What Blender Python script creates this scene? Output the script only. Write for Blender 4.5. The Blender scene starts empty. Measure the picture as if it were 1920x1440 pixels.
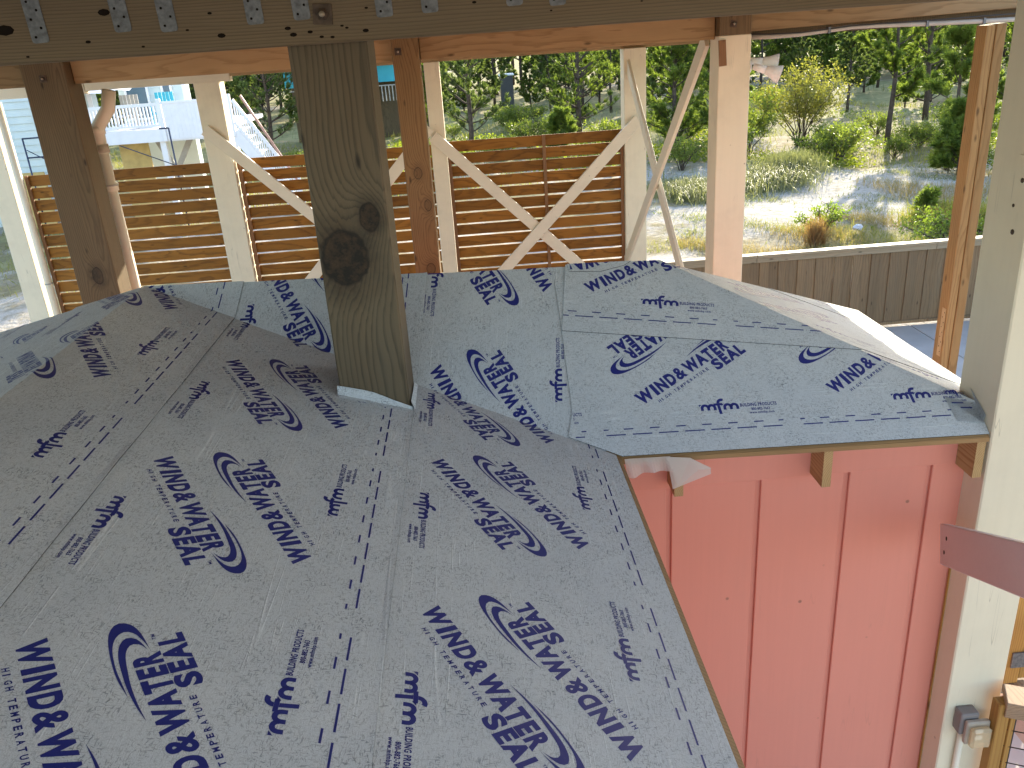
import bpy, bmesh, math, random
import numpy as np
from mathutils import Vector, Matrix

SC = bpy.context.scene
COL = SC.collection
R = math.radians

# ------------------------------------------------------------------ camera
FPX, YAW, PITCH, ROLL = 1574.583, 0.03598, 0.3881, -0.06906
CAM = np.array([-0.52099, -3.08081, 1.61911])
def cam_axes():
    cy, sy = math.cos(YAW), math.sin(YAW)
    fwd = np.array([sy*math.cos(PITCH), cy*math.cos(PITCH), -math.sin(PITCH)])
    right = np.array([cy, -sy, 0.0]); up = np.cross(right, fwd)
    c, s = math.cos(ROLL), math.sin(ROLL)
    return c*right+s*up, -s*right+c*up, fwd
_r, _u, _f = cam_axes()
cd = bpy.data.cameras.new('camera'); cam = bpy.data.objects.new('camera', cd); COL.objects.link(cam)
M = Matrix.Identity(4)
for i in range(3):
    M[i][0], M[i][1], M[i][2], M[i][3] = _r[i], _u[i], -_f[i], CAM[i]
cam.matrix_world = M
cd.sensor_width = 36.0; cd.lens = FPX/1920*36.0; cd.clip_start = 0.05; cd.clip_end = 1000
SC.camera = cam

# ------------------------------------------------------------------ light
SUN_AZ, SUN_EL = 26.0, 17.5           # azimuth clockwise from +Y
W = bpy.data.worlds.new('World'); SC.world = W; W.use_nodes = True
nt = W.node_tree; nt.nodes.clear()
sky = nt.nodes.new('ShaderNodeTexSky'); sky.sky_type = 'NISHITA'; sky.sun_disc = False
sky.sun_elevation = R(SUN_EL); sky.sun_rotation = R(SUN_AZ); sky.air_density = 1.0; sky.dust_density = 1.0; sky.ozone_density = 1.0
bg = nt.nodes.new('ShaderNodeBackground'); bg.inputs['Strength'].default_value = 0.15
wo = nt.nodes.new('ShaderNodeOutputWorld')
nt.links.new(sky.outputs[0], bg.inputs[0]); nt.links.new(bg.outputs[0], wo.inputs[0])
sd = bpy.data.lights.new('sun', 'SUN'); sd.energy = 3.2; sd.angle = R(0.5); sd.color = (1.0, 0.90, 0.70)
so = bpy.data.objects.new('sun', sd); COL.objects.link(so)
_d = Vector((math.sin(R(SUN_AZ))*math.cos(R(SUN_EL)), math.cos(R(SUN_AZ))*math.cos(R(SUN_EL)), math.sin(R(SUN_EL))))
so.rotation_euler = (-_d).to_track_quat('-Z', 'Y').to_euler(); so.location = (10, 20, 12)
SC.view_settings.view_transform = 'Standard'; SC.view_settings.look = 'None'
SC.view_settings.exposure = 2.15; SC.view_settings.gamma = 1.0; SC.view_settings.use_curve_mapping = False
SC.cycles.max_bounces = 8; SC.cycles.diffuse_bounces = 5; SC.cycles.transparent_max_bounces = 8
SC.cycles.use_denoising = True
SC.cycles.sample_clamp_indirect = 6.0

rng = random.Random(7); nrng = np.random.default_rng(7)

# ------------------------------------------------------------------ helpers
ORI = {}
def tag(o, label=None, cat=None, group=None, kind=None):
    if label: o['label'] = label
    if cat: o['category'] = cat
    if group: o['group'] = group
    if kind: o['kind'] = kind
    return o
def empty(name, loc, label, cat, group=None, kind=None):
    o = bpy.data.objects.new(name, None); COL.objects.link(o); o.location = loc
    o.empty_display_size = 0.1
    ORI[o.name] = Vector(loc)
    return tag(o, label, cat, group, kind)
def org(o): return ORI.get(o.name, Vector((0, 0, 0)))
def link_mesh(name, me, mat, parent=None, smooth=False):
    """mesh in WORLD coordinates -> object; children are stored relative to the root's base"""
    o = bpy.data.objects.new(name, me); COL.objects.link(o)
    if mat is not None and len(me.materials) == 0: me.materials.append(mat)
    if parent is not None:
        b = org(parent); me.transform(Matrix.Translation(-b)); o.parent = parent; ORI[o.name] = b
    else: ORI[o.name] = Vector((0, 0, 0))
    if smooth:
        for p in me.polygons: p.use_smooth = True
    return o
def bobj(name, bm, mat, parent=None, smooth=False, rebase=None):
    me = bpy.data.meshes.new(name); bm.to_mesh(me); bm.free()
    o = link_mesh(name, me, mat, parent, smooth)
    if rebase is not None and parent is None:
        me.transform(Matrix.Translation(-Vector(rebase))); o.location = rebase; ORI[o.name] = Vector(rebase)
    return o
def copy_obj(src, parent, delta):
    o = src.copy(); COL.objects.link(o); o.parent = parent; o.location = Vector(src.location)+Vector(delta)
    ORI[o.name] = org(src)
    return o
def bm_box(bm, x0, x1, y0, y1, z0, z1, bev=0.0):
    vs = [bm.verts.new((x, y, z)) for x in (x0, x1) for y in (y0, y1) for z in (z0, z1)]
    fs = [(0, 1, 3, 2), (4, 6, 7, 5), (0, 4, 5, 1), (2, 3, 7, 6), (0, 2, 6, 4), (1, 5, 7, 3)]
    nf = [bm.faces.new([vs[i] for i in f]) for f in fs]
    if bev > 0:
        es = list({e for f in nf for e in f.edges})
        bmesh.ops.bevel(bm, geom=es, offset=bev, segments=1, affect='EDGES', profile=0.5)
def box(name, x0, x1, y0, y1, z0, z1, mat, parent=None, bev=0.0, rebase=None):
    bm = bmesh.new(); bm_box(bm, x0, x1, y0, y1, z0, z1, bev)
    return bobj(name, bm, mat, parent, rebase=rebase)
def bm_bar(bm, p, q, w, t, up=(0, 0, 1), bev=0.0):
    """bar from p to q: width w across, t along 'up'-ish direction"""
    p, q, up = Vector(p), Vector(q), Vector(up)
    d = (q-p).normalized(); a = d.cross(up)
    if a.length < 1e-4: a = d.cross(Vector((1, 0, 0)))
    a.normalize(); b = a.cross(d).normalized()
    vs = []
    for e in (p, q):
        for sa in (-.5, .5):
            for sb in (-.5, .5): vs.append(bm.verts.new(e+a*w*sa+b*t*sb))
    fs = [(0, 1, 3, 2), (4, 6, 7, 5), (0, 4, 5, 1), (2, 3, 7, 6), (0, 2, 6, 4), (1, 5, 7, 3)]
    nf = [bm.faces.new([vs[i] for i in f]) for f in fs]
    if bev > 0:
        bmesh.ops.bevel(bm, geom=list({e for f in nf for e in f.edges}), offset=bev, segments=1, affect='EDGES', profile=.5)
def bar(name, p, q, w, t, mat, parent=None, up=(0, 0, 1), bev=0.0, rebase=None):
    bm = bmesh.new(); bm_bar(bm, p, q, w, t, up, bev); return bobj(name, bm, mat, parent, rebase=rebase)
def bm_tube(bm, pts, rad, n=10, cap=True):
    pts = [Vector(p) for p in pts]
    rads = rad if isinstance(rad, (list, tuple)) else [rad]*len(pts)
    prev = None; rings = []
    for i, p in enumerate(pts):
        d = (pts[min(i+1, len(pts)-1)]-pts[max(i-1, 0)])
        d = d.normalized() if d.length > 1e-9 else Vector((0, 0, 1))
        if prev is None:
            a = d.cross(Vector((0.13, 0.31, 0.94)));
            if a.length < 1e-3: a = d.cross(Vector((1, 0, 0)))
        else: a = prev-d*prev.dot(d)
        a.normalize(); prev = a; b = d.cross(a)
        rings.append([bm.verts.new(p+(a*math.cos(2*math.pi*k/n)+b*math.sin(2*math.pi*k/n))*rads[i]) for k in range(n)])
    for i in range(len(rings)-1):
        for k in range(n):
            bm.faces.new((rings[i][k], rings[i][(k+1) % n], rings[i+1][(k+1) % n], rings[i+1][k]))
    if cap:
        bm.faces.new(list(reversed(rings[0]))); bm.faces.new(rings[-1])
def tube(name, pts, rad, mat, parent=None, n=10, rebase=None):
    bm = bmesh.new(); bm_tube(bm, pts, rad, n); return bobj(name, bm, mat, parent, smooth=True, rebase=rebase)
def mesh_np(name, verts, faces, mat, parent=None):
    me = bpy.data.meshes.new(name)
    verts = np.asarray(verts, dtype=np.float32); faces = np.asarray(faces, dtype=np.int32)
    k = faces.shape[1]
    me.vertices.add(len(verts)); me.vertices.foreach_set('co', verts.ravel())
    me.loops.add(faces.size); me.loops.foreach_set('vertex_index', faces.ravel())
    me.polygons.add(len(faces)); me.polygons.foreach_set('loop_start', np.arange(0, faces.size, k, dtype=np.int32))
    me.polygons.foreach_set('loop_total', np.full(len(faces), k, dtype=np.int32))
    me.update(calc_edges=True); me.validate()
    if mat is not None: me.materials.append(mat)
    if parent == 'mesh': return me
    return link_mesh(name, me, mat, parent)

# ------------------------------------------------------------------ node helpers
class NT:
    def __init__(s, name):
        s.m = bpy.data.materials.new(name); s.m.use_nodes = True; s.t = s.m.node_tree; s.t.nodes.clear()
        s.out = s.t.nodes.new('ShaderNodeOutputMaterial')
    def n(s, typ, **kw):
        nd = s.t.nodes.new(typ)
        for k, v in kw.items(): setattr(nd, k, v)
        return nd
    def l(s, a, b): s.t.links.new(a, b)
    def setin(s, sock, v):
        if isinstance(v, bpy.types.NodeSocket): s.l(v, sock)
        else:
            if sock.type == 'RGBA' and len(v) == 3: v = (*v, 1)
            sock.default_value = v
    def math(s, op, a, b=0.0, c=None, clamp=False):
        nd = s.n('ShaderNodeMath', operation=op); nd.use_clamp = clamp
        s.setin(nd.inputs[0], a); s.setin(nd.inputs[1], b)
        if c is not None: s.setin(nd.inputs[2], c)
        return nd.outputs[0]
    def vmath(s, op, a, b=None):
        nd = s.n('ShaderNodeVectorMath', operation=op); s.setin(nd.inputs[0], a)
        if b is not None: s.setin(nd.inputs[1], b)
        return nd.outputs['Value'] if op in ('LENGTH', 'DOT_PRODUCT', 'DISTANCE') else nd.outputs[0]
    def noise(s, vec, scale, detail=3.0, rough=0.55, dist=0.0):
        nd = s.n('ShaderNodeTexNoise'); s.setin(nd.inputs['Vector'], vec); s.setin(nd.inputs['Scale'], scale)
        nd.inputs['Detail'].default_value = detail; nd.inputs['Roughness'].default_value = rough; nd.inputs['Distortion'].default_value = dist
        return nd.outputs['Fac']
    def ramp(s, fac, stops, interp='LINEAR'):
        nd = s.n('ShaderNodeValToRGB'); cr = nd.color_ramp; cr.interpolation = interp
        while len(cr.elements) < len(stops): cr.elements.new(0.5)
        for e, (p, c) in zip(cr.elements, stops):
            e.position = p; e.color = (*c, 1) if len(c) == 3 else c
        s.l(fac, nd.inputs[0]); return nd.outputs[0]
    def maprange(s, v, a, b, c=0.0, d=1.0):
        nd = s.n('ShaderNodeMapRange'); nd.clamp = True
        s.setin(nd.inputs[0], v)
        for i, x in enumerate((a, b, c, d)): s.setin(nd.inputs[1+i], x)
        return nd.outputs[0]
    def mix(s, fac, a, b, blend='MIX'):
        nd = s.n('ShaderNodeMix', data_type='RGBA', blend_type=blend)
        s.setin(nd.inputs['Factor'], fac); s.setin(nd.inputs['A'], a) if False else None
        s.setin(nd.inputs[6], a); s.setin(nd.inputs[7], b); return nd.outputs[2]
    def scale(s, v, sc):
        nd = s.n('ShaderNodeMapping'); s.l(v, nd.inputs[0]); nd.inputs['Scale'].default_value = sc; return nd.outputs[0]
    def obj(s): return s.n('ShaderNodeTexCoord').outputs['Object']
    def uv(s): return s.n('ShaderNodeTexCoord').outputs['UV']
    def rand(s): return s.n('ShaderNodeObjectInfo').outputs['Random']
    def sep(s, v): nd = s.n('ShaderNodeSeparateXYZ'); s.l(v, nd.inputs[0]); return nd.outputs
    def comb(s, x, y, z):
        nd = s.n('ShaderNodeCombineXYZ'); s.setin(nd.inputs[0], x); s.setin(nd.inputs[1], y); s.setin(nd.inputs[2], z); return nd.outputs[0]
    def bump(s, h, strength=0.3, dist=0.01):
        nd = s.n('ShaderNodeBump'); s.l(h, nd.inputs['Height']); nd.inputs['Strength'].default_value = strength; nd.inputs['Distance'].default_value = dist
        return nd.outputs[0]
    def pbr(s, col, rough=0.6, normal=None, spec=0.4, metal=0.0):
        b = s.n('ShaderNodeBsdfPrincipled'); s.setin(b.inputs['Base Color'], col); s.setin(b.inputs['Roughness'], rough)
        b.inputs['Specular IOR Level'].default_value = spec; b.inputs['Metallic'].default_value = metal
        if normal is not None: s.l(normal, b.inputs['Normal'])
        s.l(b.outputs[0], s.out.inputs[0]); return b

def mat_plain(name, col, rough=0.6, var=0.12, scale=6.0, spec=0.4, metal=0.0, bump=0.0):
    t = NT(name); o = t.obj(); f = t.noise(o, scale, 4)
    c2 = tuple(x*(1-var) for x in col); c1 = tuple(min(1, x*(1+var)) for x in col)
    c = t.ramp(f, [(0.3, c2), (0.7, c1)])
    nrm = t.bump(t.noise(o, scale*12, 3), bump, 0.004) if bump else None
    t.pbr(c, rough, nrm, spec, metal); return t.m

def mat_wood(name, axis, light, dark, spacing=0.011, pith=(0.05, -0.12), wob=0.035, knots=(), rough=0.62,
             grey=None, greyamt=0.0, fine=0.35, stain=None):
    """solid wood: growth rings round a pith line parallel to 'axis'; cathedrals come from the wobble along it.
    knots: (x, y, z, radius_across, radius_along, dark) in object space"""
    t = NT(name); o = t.obj(); rnd = t.rand()
    offs = t.math('MULTIPLY', rnd, 37.0)
    x, y, z = t.sep(o)
    ax = {'X': (y, z, x), 'Y': (x, z, y), 'Z': (x, y, z)}[axis]
    L = t.math('ADD', ax[2], offs)
    wv = t.comb(t.math('MULTIPLY', ax[0], 2.2), t.math('MULTIPLY', ax[1], 2.2), t.math('MULTIPLY', L, 0.55))
    nz = t.n('ShaderNodeTexNoise'); t.l(wv, nz.inputs['Vector']); nz.inputs['Scale'].default_value = 1.0; nz.inputs['Detail'].default_value = 2.0
    w1 = t.vmath('SUBTRACT', nz.outputs['Color'], (0.5, 0.5, 0.5)); wx, wy, wz = t.sep(w1)
    A = t.math('ADD', ax[0], t.math('ADD', t.math('MULTIPLY', wx, wob*6), t.math('MULTIPLY', t.math('SUBTRACT', rnd, .5), 0.16)))
    B = t.math('ADD', ax[1], t.math('MULTIPLY', wy, wob*6))
    A = t.math('ADD', A, -pith[0]); B = t.math('ADD', B, -pith[1])
    r = t.math('POWER', t.math('ADD', t.math('MULTIPLY', A, A), t.math('MULTIPLY', B, B)), 0.5)
    ph = t.math('DIVIDE', r, spacing)
    kd = None; kr = None
    for (kx, ky, kz, ra, rl, dk) in knots:
        k = (kx, ky, kz); ka = {'X': (ky, kz, kx), 'Y': (kx, kz, ky), 'Z': (kx, ky, kz)}[axis]
        d0 = t.math('DIVIDE', t.math('SUBTRACT', ax[0], ka[0]), ra)
        d1 = t.math('DIVIDE', t.math('SUBTRACT', ax[1], ka[1]), ra*2.5)
        d2 = t.math('DIVIDE', t.math('SUBTRACT', ax[2], ka[2]), rl)
        q = t.math('ADD', t.math('ADD', t.math('MULTIPLY', d0, d0), t.math('MULTIPLY', d1, d1)), t.math('MULTIPLY', d2, d2))
        d = t.math('POWER', q, 0.5)
        dn = t.math('ADD', d, t.math('MULTIPLY', t.math('SUBTRACT', t.noise(o, 22, 2), .5), 0.35))
        g = t.math('POWER', 2.718, t.math('MULTIPLY', q, -0.30))
        ph = t.math('ADD', ph, t.math('MULTIPLY', g, 5.0))
        m = t.maprange(dn, 0.92, 1.06, 1.0, 0.0)
        rim = t.math('SUBTRACT', 1.0, t.math('MULTIPLY', t.math('ABSOLUTE', t.math('SUBTRACT', dn, .97)), 9.), clamp=True); rim = t.math('MULTIPLY', rim, .85)
        kr = rim if kr is None else t.math('MAXIMUM', kr, rim)
        dsk = t.math('ADD', d, t.math('MULTIPLY', t.math('SUBTRACT', t.noise(o, 7, 3), .5), 1.6))
        halo = t.maprange(dsk, .9, 2.1, 0.72, 0.0)
        mk = t.math('MULTIPLY', t.math('MAXIMUM', m, halo), dk)
        kd = mk if kd is None else t.math('MAXIMUM', kd, mk)
    fl = t.comb(t.math('MULTIPLY', ax[0], 130.), t.math('MULTIPLY', ax[1], 130.), t.math('MULTIPLY', L, 3.0))
    fib = t.noise(fl, 1.0, 3, 0.6)
    ph = t.math('ADD', ph, t.math('MULTIPLY', fib, 0.5))
    ph = t.math('ADD', ph, t.math('MULTIPLY', t.noise(t.comb(t.math('MULTIPLY', ax[0], 9.), t.math('MULTIPLY', ax[1], 9.), t.math('MULTIPLY', L, 1.3)), 1., 3, .6), 2.6))
    fr = t.math('FRACT', ph)
    band = t.ramp(fr, [(0.0, (1, 1, 1)), (0.12, (0.15, 0.15, 0.15)), (0.6, (0.3, 0.3, 0.3)), (0.93, (0.95, 0.95, 0.95)), (1.0, (1, 1, 1))])
    bandf = t.math('ADD', t.math('MULTIPLY', band, 1-fine), t.math('MULTIPLY', fib, fine))
    mid = tuple(.62*a+.38*b for a, b in zip(light, dark))
    c = t.ramp(bandf, [(0.12, light), (0.5, mid), (0.95, dark)])
    big = t.noise(t.comb(t.math('MULTIPLY', ax[0], 5.), t.math('MULTIPLY', ax[1], 5.), t.math('MULTIPLY', L, 1.6)), 1.0, 4)
    c = t.mix(t.maprange(big, 0.3, 0.75, 0.0, 0.45), c, tuple(x*0.55 for x in mid))
    c = t.mix(1.0, c, t.comb(*[t.maprange(t.math('FRACT', t.math('MULTIPLY', rnd, 7.31)), 0., 1., .74, 1.22)]*3), 'MULTIPLY')
    hue = t.math('MULTIPLY', rnd, 0.22)
    c = t.mix(hue, c, tuple(min(1, x*1.25) for x in light))
    if grey is not None:
        c = t.mix(t.maprange(t.noise(t.comb(t.math('MULTIPLY', ax[0], 9.), t.math('MULTIPLY', ax[1], 9.), t.math('MULTIPLY', L, .9)), 1., 5, .65), .25, .75, 0., greyamt), c, grey)
    if kd is not None:
        inner = t.mix(t.maprange(t.noise(o, 26, 5, .7), .42, .68), (0.006, 0.004, 0.002), (0.050, 0.027, 0.012))
        c = t.mix(kd, c, inner); c = t.mix(kr, c, (.004, .0025, .0015))
    # small dark pin knots and nail marks
    v = t.n('ShaderNodeTexVoronoi'); v.inputs['Scale'].default_value = 1.0
    t.l(t.comb(t.math('MULTIPLY', ax[0], 9.), t.math('MULTIPLY', ax[1], 9.), t.math('MULTIPLY', L, 3.2)), v.inputs['Vector'])
    pin = t.maprange(v.outputs['Distance'], 0.05, 0.13, 0.75, 0.0)
    c = t.mix(pin, c, tuple(x*.25 for x in dark))
    hgt = t.math('ADD', bandf, t.math('MULTIPLY', fib, 0.5))
    t.pbr(c, rough, t.bump(hgt, 0.35, 0.0012), 0.3)
    return t.m

def mat_paint(name, col, rough=0.5, crack=0.5, dirt=0.25, axis='Z'):
    t = NT(name); o = t.obj(); rnd = t.rand(); x, y, z = t.sep(o)
    a = {'X': (y, z, x), 'Y': (x, z, y), 'Z': (x, y, z)}[axis]
    L = t.math('ADD', a[2], t.math('MULTIPLY', rnd, 31.))
    g = t.noise(t.comb(t.math('MULTIPLY', a[0], 40.), t.math('MULTIPLY', a[1], 40.), t.math('MULTIPLY', L, 1.5)), 1., 4)
    cr = t.noise(t.comb(t.math('MULTIPLY', a[0], 14.), t.math('MULTIPLY', a[1], 14.), t.math('MULTIPLY', L, .7)), 1., 2)
    line = t.math('SUBTRACT', 1.0, t.math('MULTIPLY', t.math('ABSOLUTE', t.math('SUBTRACT', cr, .5)), 160.), clamp=True)
    seg = t.maprange(t.noise(o, 3.0, 2), .55, .62)
    line = t.math('MULTIPLY', t.math('MULTIPLY', line, seg), crack)
    c = t.mix(t.maprange(g, .3, .7, 0, .12), col, tuple(k*.75 for k in col))
    dn = t.noise(o, 2.2, 5, .65)
    c = t.mix(t.maprange(dn, .5, .8, 0, dirt), c, (.30, .25, .19))
    sp = t.n('ShaderNodeTexVoronoi'); sp.inputs['Scale'].default_value = 5.5; t.l(o, sp.inputs['Vector'])
    c = t.mix(t.maprange(sp.outputs['Distance'], .03, .06, .6, 0), c, (.12, .07, .04))
    c = t.mix(line, c, (.08, .065, .05))
    t.pbr(c, rough, t.bump(t.math('SUBTRACT', g, t.math('MULTIPLY', line, 3.)), .25, .0015), .4)
    return t.m

def mat_leaf(name, c1, c2, trans=0.45, rough=0.5, nscale=1.3):
    t = NT(name); o = t.n('ShaderNodeNewGeometry').outputs['Position']; f = t.noise(o, nscale, 3)
    wn = t.n('ShaderNodeTexWhiteNoise'); wn.noise_dimensions = '3D'
    t.l(t.vmath('SNAP', o, (.11, .11, .11)), wn.inputs['Vector'])
    f = t.math('ADD', t.math('MULTIPLY', f, .6), t.math('MULTIPLY', wn.outputs['Value'], .4))
    c = t.ramp(f, [(0.25, c1), (0.72, c2)])
    d = t.n('ShaderNodeBsdfPrincipled'); t.l(c, d.inputs['Base Color']); d.inputs['Roughness'].default_value = rough; d.inputs['Specular IOR Level'].default_value = .35
    tr = t.n('ShaderNodeBsdfTranslucent')
    ct = t.mix(1.0, c, (1.5, 1.6, .75), 'MULTIPLY'); t.l(ct, tr.inputs[0])
    mx = t.n('ShaderNodeMixShader'); mx.inputs[0].default_value = trans
    t.l(d.outputs[0], mx.inputs[1]); t.l(tr.outputs[0], mx.inputs[2]); t.l(mx.outputs[0], t.out.inputs[0])
    return t.m

# ------------------------------------------------------------------ materials
M_white = mat_paint('white_paint', (0.71, 0.64, 0.485))
M_whiteX = mat_paint('white_paint_x', (0.70, 0.63, 0.49), axis='X', crack=.2)
M_greypost = mat_paint('pale_grey_paint', (0.70, 0.63, 0.48), dirt=.15)
M_pink = mat_paint('pink_paint', (0.67, 0.25, 0.185), crack=.12, dirt=.06, rough=.55)
M_pinkgrey = mat_paint('mauve_paint', (0.64, 0.55, 0.56), crack=.3, dirt=.2, axis='X')
M_brown = mat_wood('brown_timber', 'Z', (0.135, 0.092, 0.044), (0.050, 0.031, 0.014), .016, (.10, -.22), .03, knots=[(.02, -.135, 2.62, .045, .075, .7), (.03, -.135, 2.05, .05, .07, .75)], greyamt=.2, grey=(.17, .12, .075))
M_brown2 = mat_wood('reddish_timber', 'Z', (0.235, 0.150, 0.066), (0.10, 0.056, 0.022), .015, (.10, -.2), .035, knots=[(.0, -.135, 3.30, .035, .05, .4), (.06, -.135, 3.02, .03, .05, .35), (.03, -.135, 2.45, .04, .05, .4)])
M_beam = mat_wood('olive_beam_timber', 'X', (0.185, 0.135, 0.080), (0.072, 0.050, 0.026), .010, (0.10, 1.55), .012, grey=(.14, .12, .085), greyamt=.4)
M_orangebeam = mat_wood('orange_beam_timber', 'X', (0.38, 0.265, 0.135), (0.23, 0.145, 0.065), .020, (4.4, 1.2), .03, fine=.25)
M_orange = mat_wood('orange_stud_timber', 'Z', (0.36, 0.235, 0.10), (0.20, 0.115, 0.042), .016, (.1, .2), .035)
M_slat = mat_wood('stained_slat_timber', 'X', (0.30, 0.128, 0.018), (0.11, 0.043, 0.006), .014, (8.58, -.1), .03, rough=.7)
M_stile = mat_wood('fence_stile_timber', 'Z', (0.30, 0.16, 0.075), (0.14, 0.066, 0.03), .012)
M_picket = mat_wood('weathered_picket_timber', 'Z', (0.26, 0.165, 0.085), (0.105, 0.060, 0.028), .018, (5., 8.5), .03, grey=(.17, .13, .085), greyamt=.6)
M_caprail = mat_wood('weathered_cap_timber', 'X', (0.36, 0.28, 0.18), (0.20, 0.145, 0.085), .012, (8.5, -1.7), .02, grey=(.32, .27, .20), greyamt=.5)
M_ply = mat_wood('plywood_edge', 'X', (0.36, 0.22, 0.10), (0.20, 0.11, 0.045), .006, (0, -.4), .01)
M_tail = mat_wood('rafter_timber', 'Y', (0.50, 0.34, 0.16), (0.27, 0.135, 0.05), .0085, (0.06, -.19), .004)
M_yellow = mat_wood('yellow_timber', 'Z', (0.50, 0.275, 0.075), (0.28, 0.125, 0.03), .014, (1.7, .3), .03)
M_yellowX = mat_wood('rail_cap_timber', 'Y', (0.36, 0.23, 0.13), (0.18, 0.10, 0.05), .012, (1.7, -1.4), .02, grey=(.3, .26, .22), greyamt=.5)
M_galv = mat_plain('galvanised_steel', (0.13, 0.14, 0.155), .5, .35, 60, .5, .35)
M_plate = mat_plain('rusty_washer_plate', (0.085, 0.062, 0.046), .65, .3, 40, .3, .2)
M_bolt = mat_plain('bolt_steel', (0.34, 0.29, 0.22), .4, .2, 50, .5, .5)
M_hole = mat_plain('dark_hole', (0.012, 0.009, 0.007), .9, .2, 20, .1)
M_pvc = mat_plain('cream_plastic_pipe', (0.74, 0.67, 0.53), .4, .06, 4)
M_conduit = mat_plain('grey_conduit', (0.40, 0.37, 0.33), .5, .1, 8)
M_lamp = mat_plain('white_lamp_plastic', (0.82, 0.81, 0.80), .4, .04, 8)
M_greybox = mat_plain('grey_outlet_plastic', (0.21, 0.19, 0.185), .5, .08, 20)
M_slab = mat_plain('concrete', (0.42, 0.40, 0.385), .8, .1, 2.2, .2, 0, .2)
M_ceil = mat_plain('floor_plywood', (0.42, 0.33, 0.23), .8, .15, 3, .2)
M_wire = mat_plain('black_wire', (0.03, 0.027, 0.025), .5, .1, 10)

def mat_membrane():
    t = NT('grey_membrane'); uv = t.uv()
    w = t.noise(uv, 30., 2)
    wuv = t.vmath('ADD', uv, t.comb(t.math('MULTIPLY', w, .02), t.math('MULTIPLY', w, -.02), 0.))
    s1 = t.noise(t.scale(wuv, (60, 300, 1)), 1.0, 2, .6, .6)
    s2 = t.noise(t.scale(wuv, (300, 70, 1)), 1.0, 2, .6, .6)
    s3 = t.noise(uv, 420., 2, .6)
    fl = t.math('MAXIMUM', t.maprange(s1, .555, .64), t.maprange(s2, .57, .65))
    dens = t.maprange(t.noise(uv, 11.0, 4), .32, .68, .25, 1.0)
    big = t.noise(uv, 2.6, 5, .6)
    c = t.mix(t.maprange(big, .3, .72), (0.525, 0.57, 0.615), (0.635, 0.67, 0.695))
    c = t.mix(t.maprange(s3, .35, .65, 0., .55), c, (0.325, 0.35, 0.385))
    c = t.mix(t.math('MULTIPLY', fl, t.math('MULTIPLY', dens, .75)), c, (0.11, 0.125, 0.15))
    # creases that run along the roll, the light caught on their ridges mixed into the colour
    cr = t.noise(t.scale(uv, (.22, 15, 1)), 1.0, 1, .4)
    ln = t.math('SUBTRACT', 1.0, t.math('MULTIPLY', t.math('ABSOLUTE', t.math('SUBTRACT', cr, .5)), 95.), clamp=True)
    cr2 = t.noise(t.scale(uv, (.3, 24, 1)), 1.7, 1, .4)
    ln2 = t.math('SUBTRACT', 1.0, t.math('MULTIPLY', t.math('ABSOLUTE', t.math('SUBTRACT', cr2, .46)), 110.), clamp=True)
    ln = t.math('MAXIMUM', ln, ln2)
    ln = t.math('MULTIPLY', ln, t.maprange(t.noise(t.scale(uv, (6, 9, 1)), 1., 3), .47, .58))
    c = t.mix(t.math('MULTIPLY', ln, .30), c, (0.74, 0.78, 0.80))
    st = t.maprange(t.noise(t.scale(uv, (2.0, 3.0, 1)), 2., 6, .7), .60, .80, 0, .25)
    c = t.mix(st, c, (.25, .22, .18))
    h = t.math('ADD', t.math('MULTIPLY', t.math('ADD', s1, s3), .35), t.math('ADD', t.math('MULTIPLY', ln, .9), t.math('MULTIPLY', t.noise(t.scale(uv, (4, 9, 1)), 1., 3), 1.0)))
    t.pbr(c, t.maprange(big, .3, .7, .62, .78), t.bump(h, .4, .0022), .25)
    return t.m
M_mem = mat_membrane()
M_bit = mat_plain('black_bitumen', (.012, .012, .013), .6, .2, 30)
def mat_ink():
    t = NT('navy_ink'); uv = t.obj()
    f = t.noise(uv, 260., 3, .7)
    c = t.mix(t.maprange(f, .58, .74, 0, .35), (0.011, 0.020, 0.175), (0.07, 0.09, 0.27))
    t.pbr(c, .5, None, .4); return t.m
M_ink = mat_ink()
def mat_film():
    t = NT('milky_film'); d = t.n('ShaderNodeBsdfPrincipled'); d.inputs['Base Color'].default_value = (.72, .68, .64, 1); d.inputs['Roughness'].default_value = .35
    tr = t.n('ShaderNodeBsdfTranslucent'); tr.inputs[0].default_value = (.8, .76, .72, 1)
    tp = t.n('ShaderNodeBsdfTransparent'); a = t.n('ShaderNodeMixShader'); b = t.n('ShaderNodeMixShader')
    a.inputs[0].default_value = .4; b.inputs[0].default_value = .30
    t.l(d.outputs[0], a.inputs[1]); t.l(tr.outputs[0], a.inputs[2]); t.l(a.outputs[0], b.inputs[1]); t.l(tp.outputs[0], b.inputs[2]); t.l(b.outputs[0], t.out.inputs[0])
    return t.m
M_film = mat_film()
def mat_glassy():
    t = NT('clear_cover'); g = t.n('ShaderNodeBsdfPrincipled'); g.inputs['Base Color'].default_value = (.75, .62, .42, 1); g.inputs['Roughness'].default_value = .15
    tp = t.n('ShaderNodeBsdfTransparent'); tp.inputs[0].default_value = (.95, .9, .8, 1); mx = t.n('ShaderNodeMixShader'); mx.inputs[0].default_value = .6
    t.l(g.outputs[0], mx.inputs[1]); t.l(tp.outputs[0], mx.inputs[2]); t.l(mx.outputs[0], t.out.inputs[0]); return t.m
M_cover = mat_glassy()

GZ = -2.70      # slab level
exec_parts = []
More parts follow.
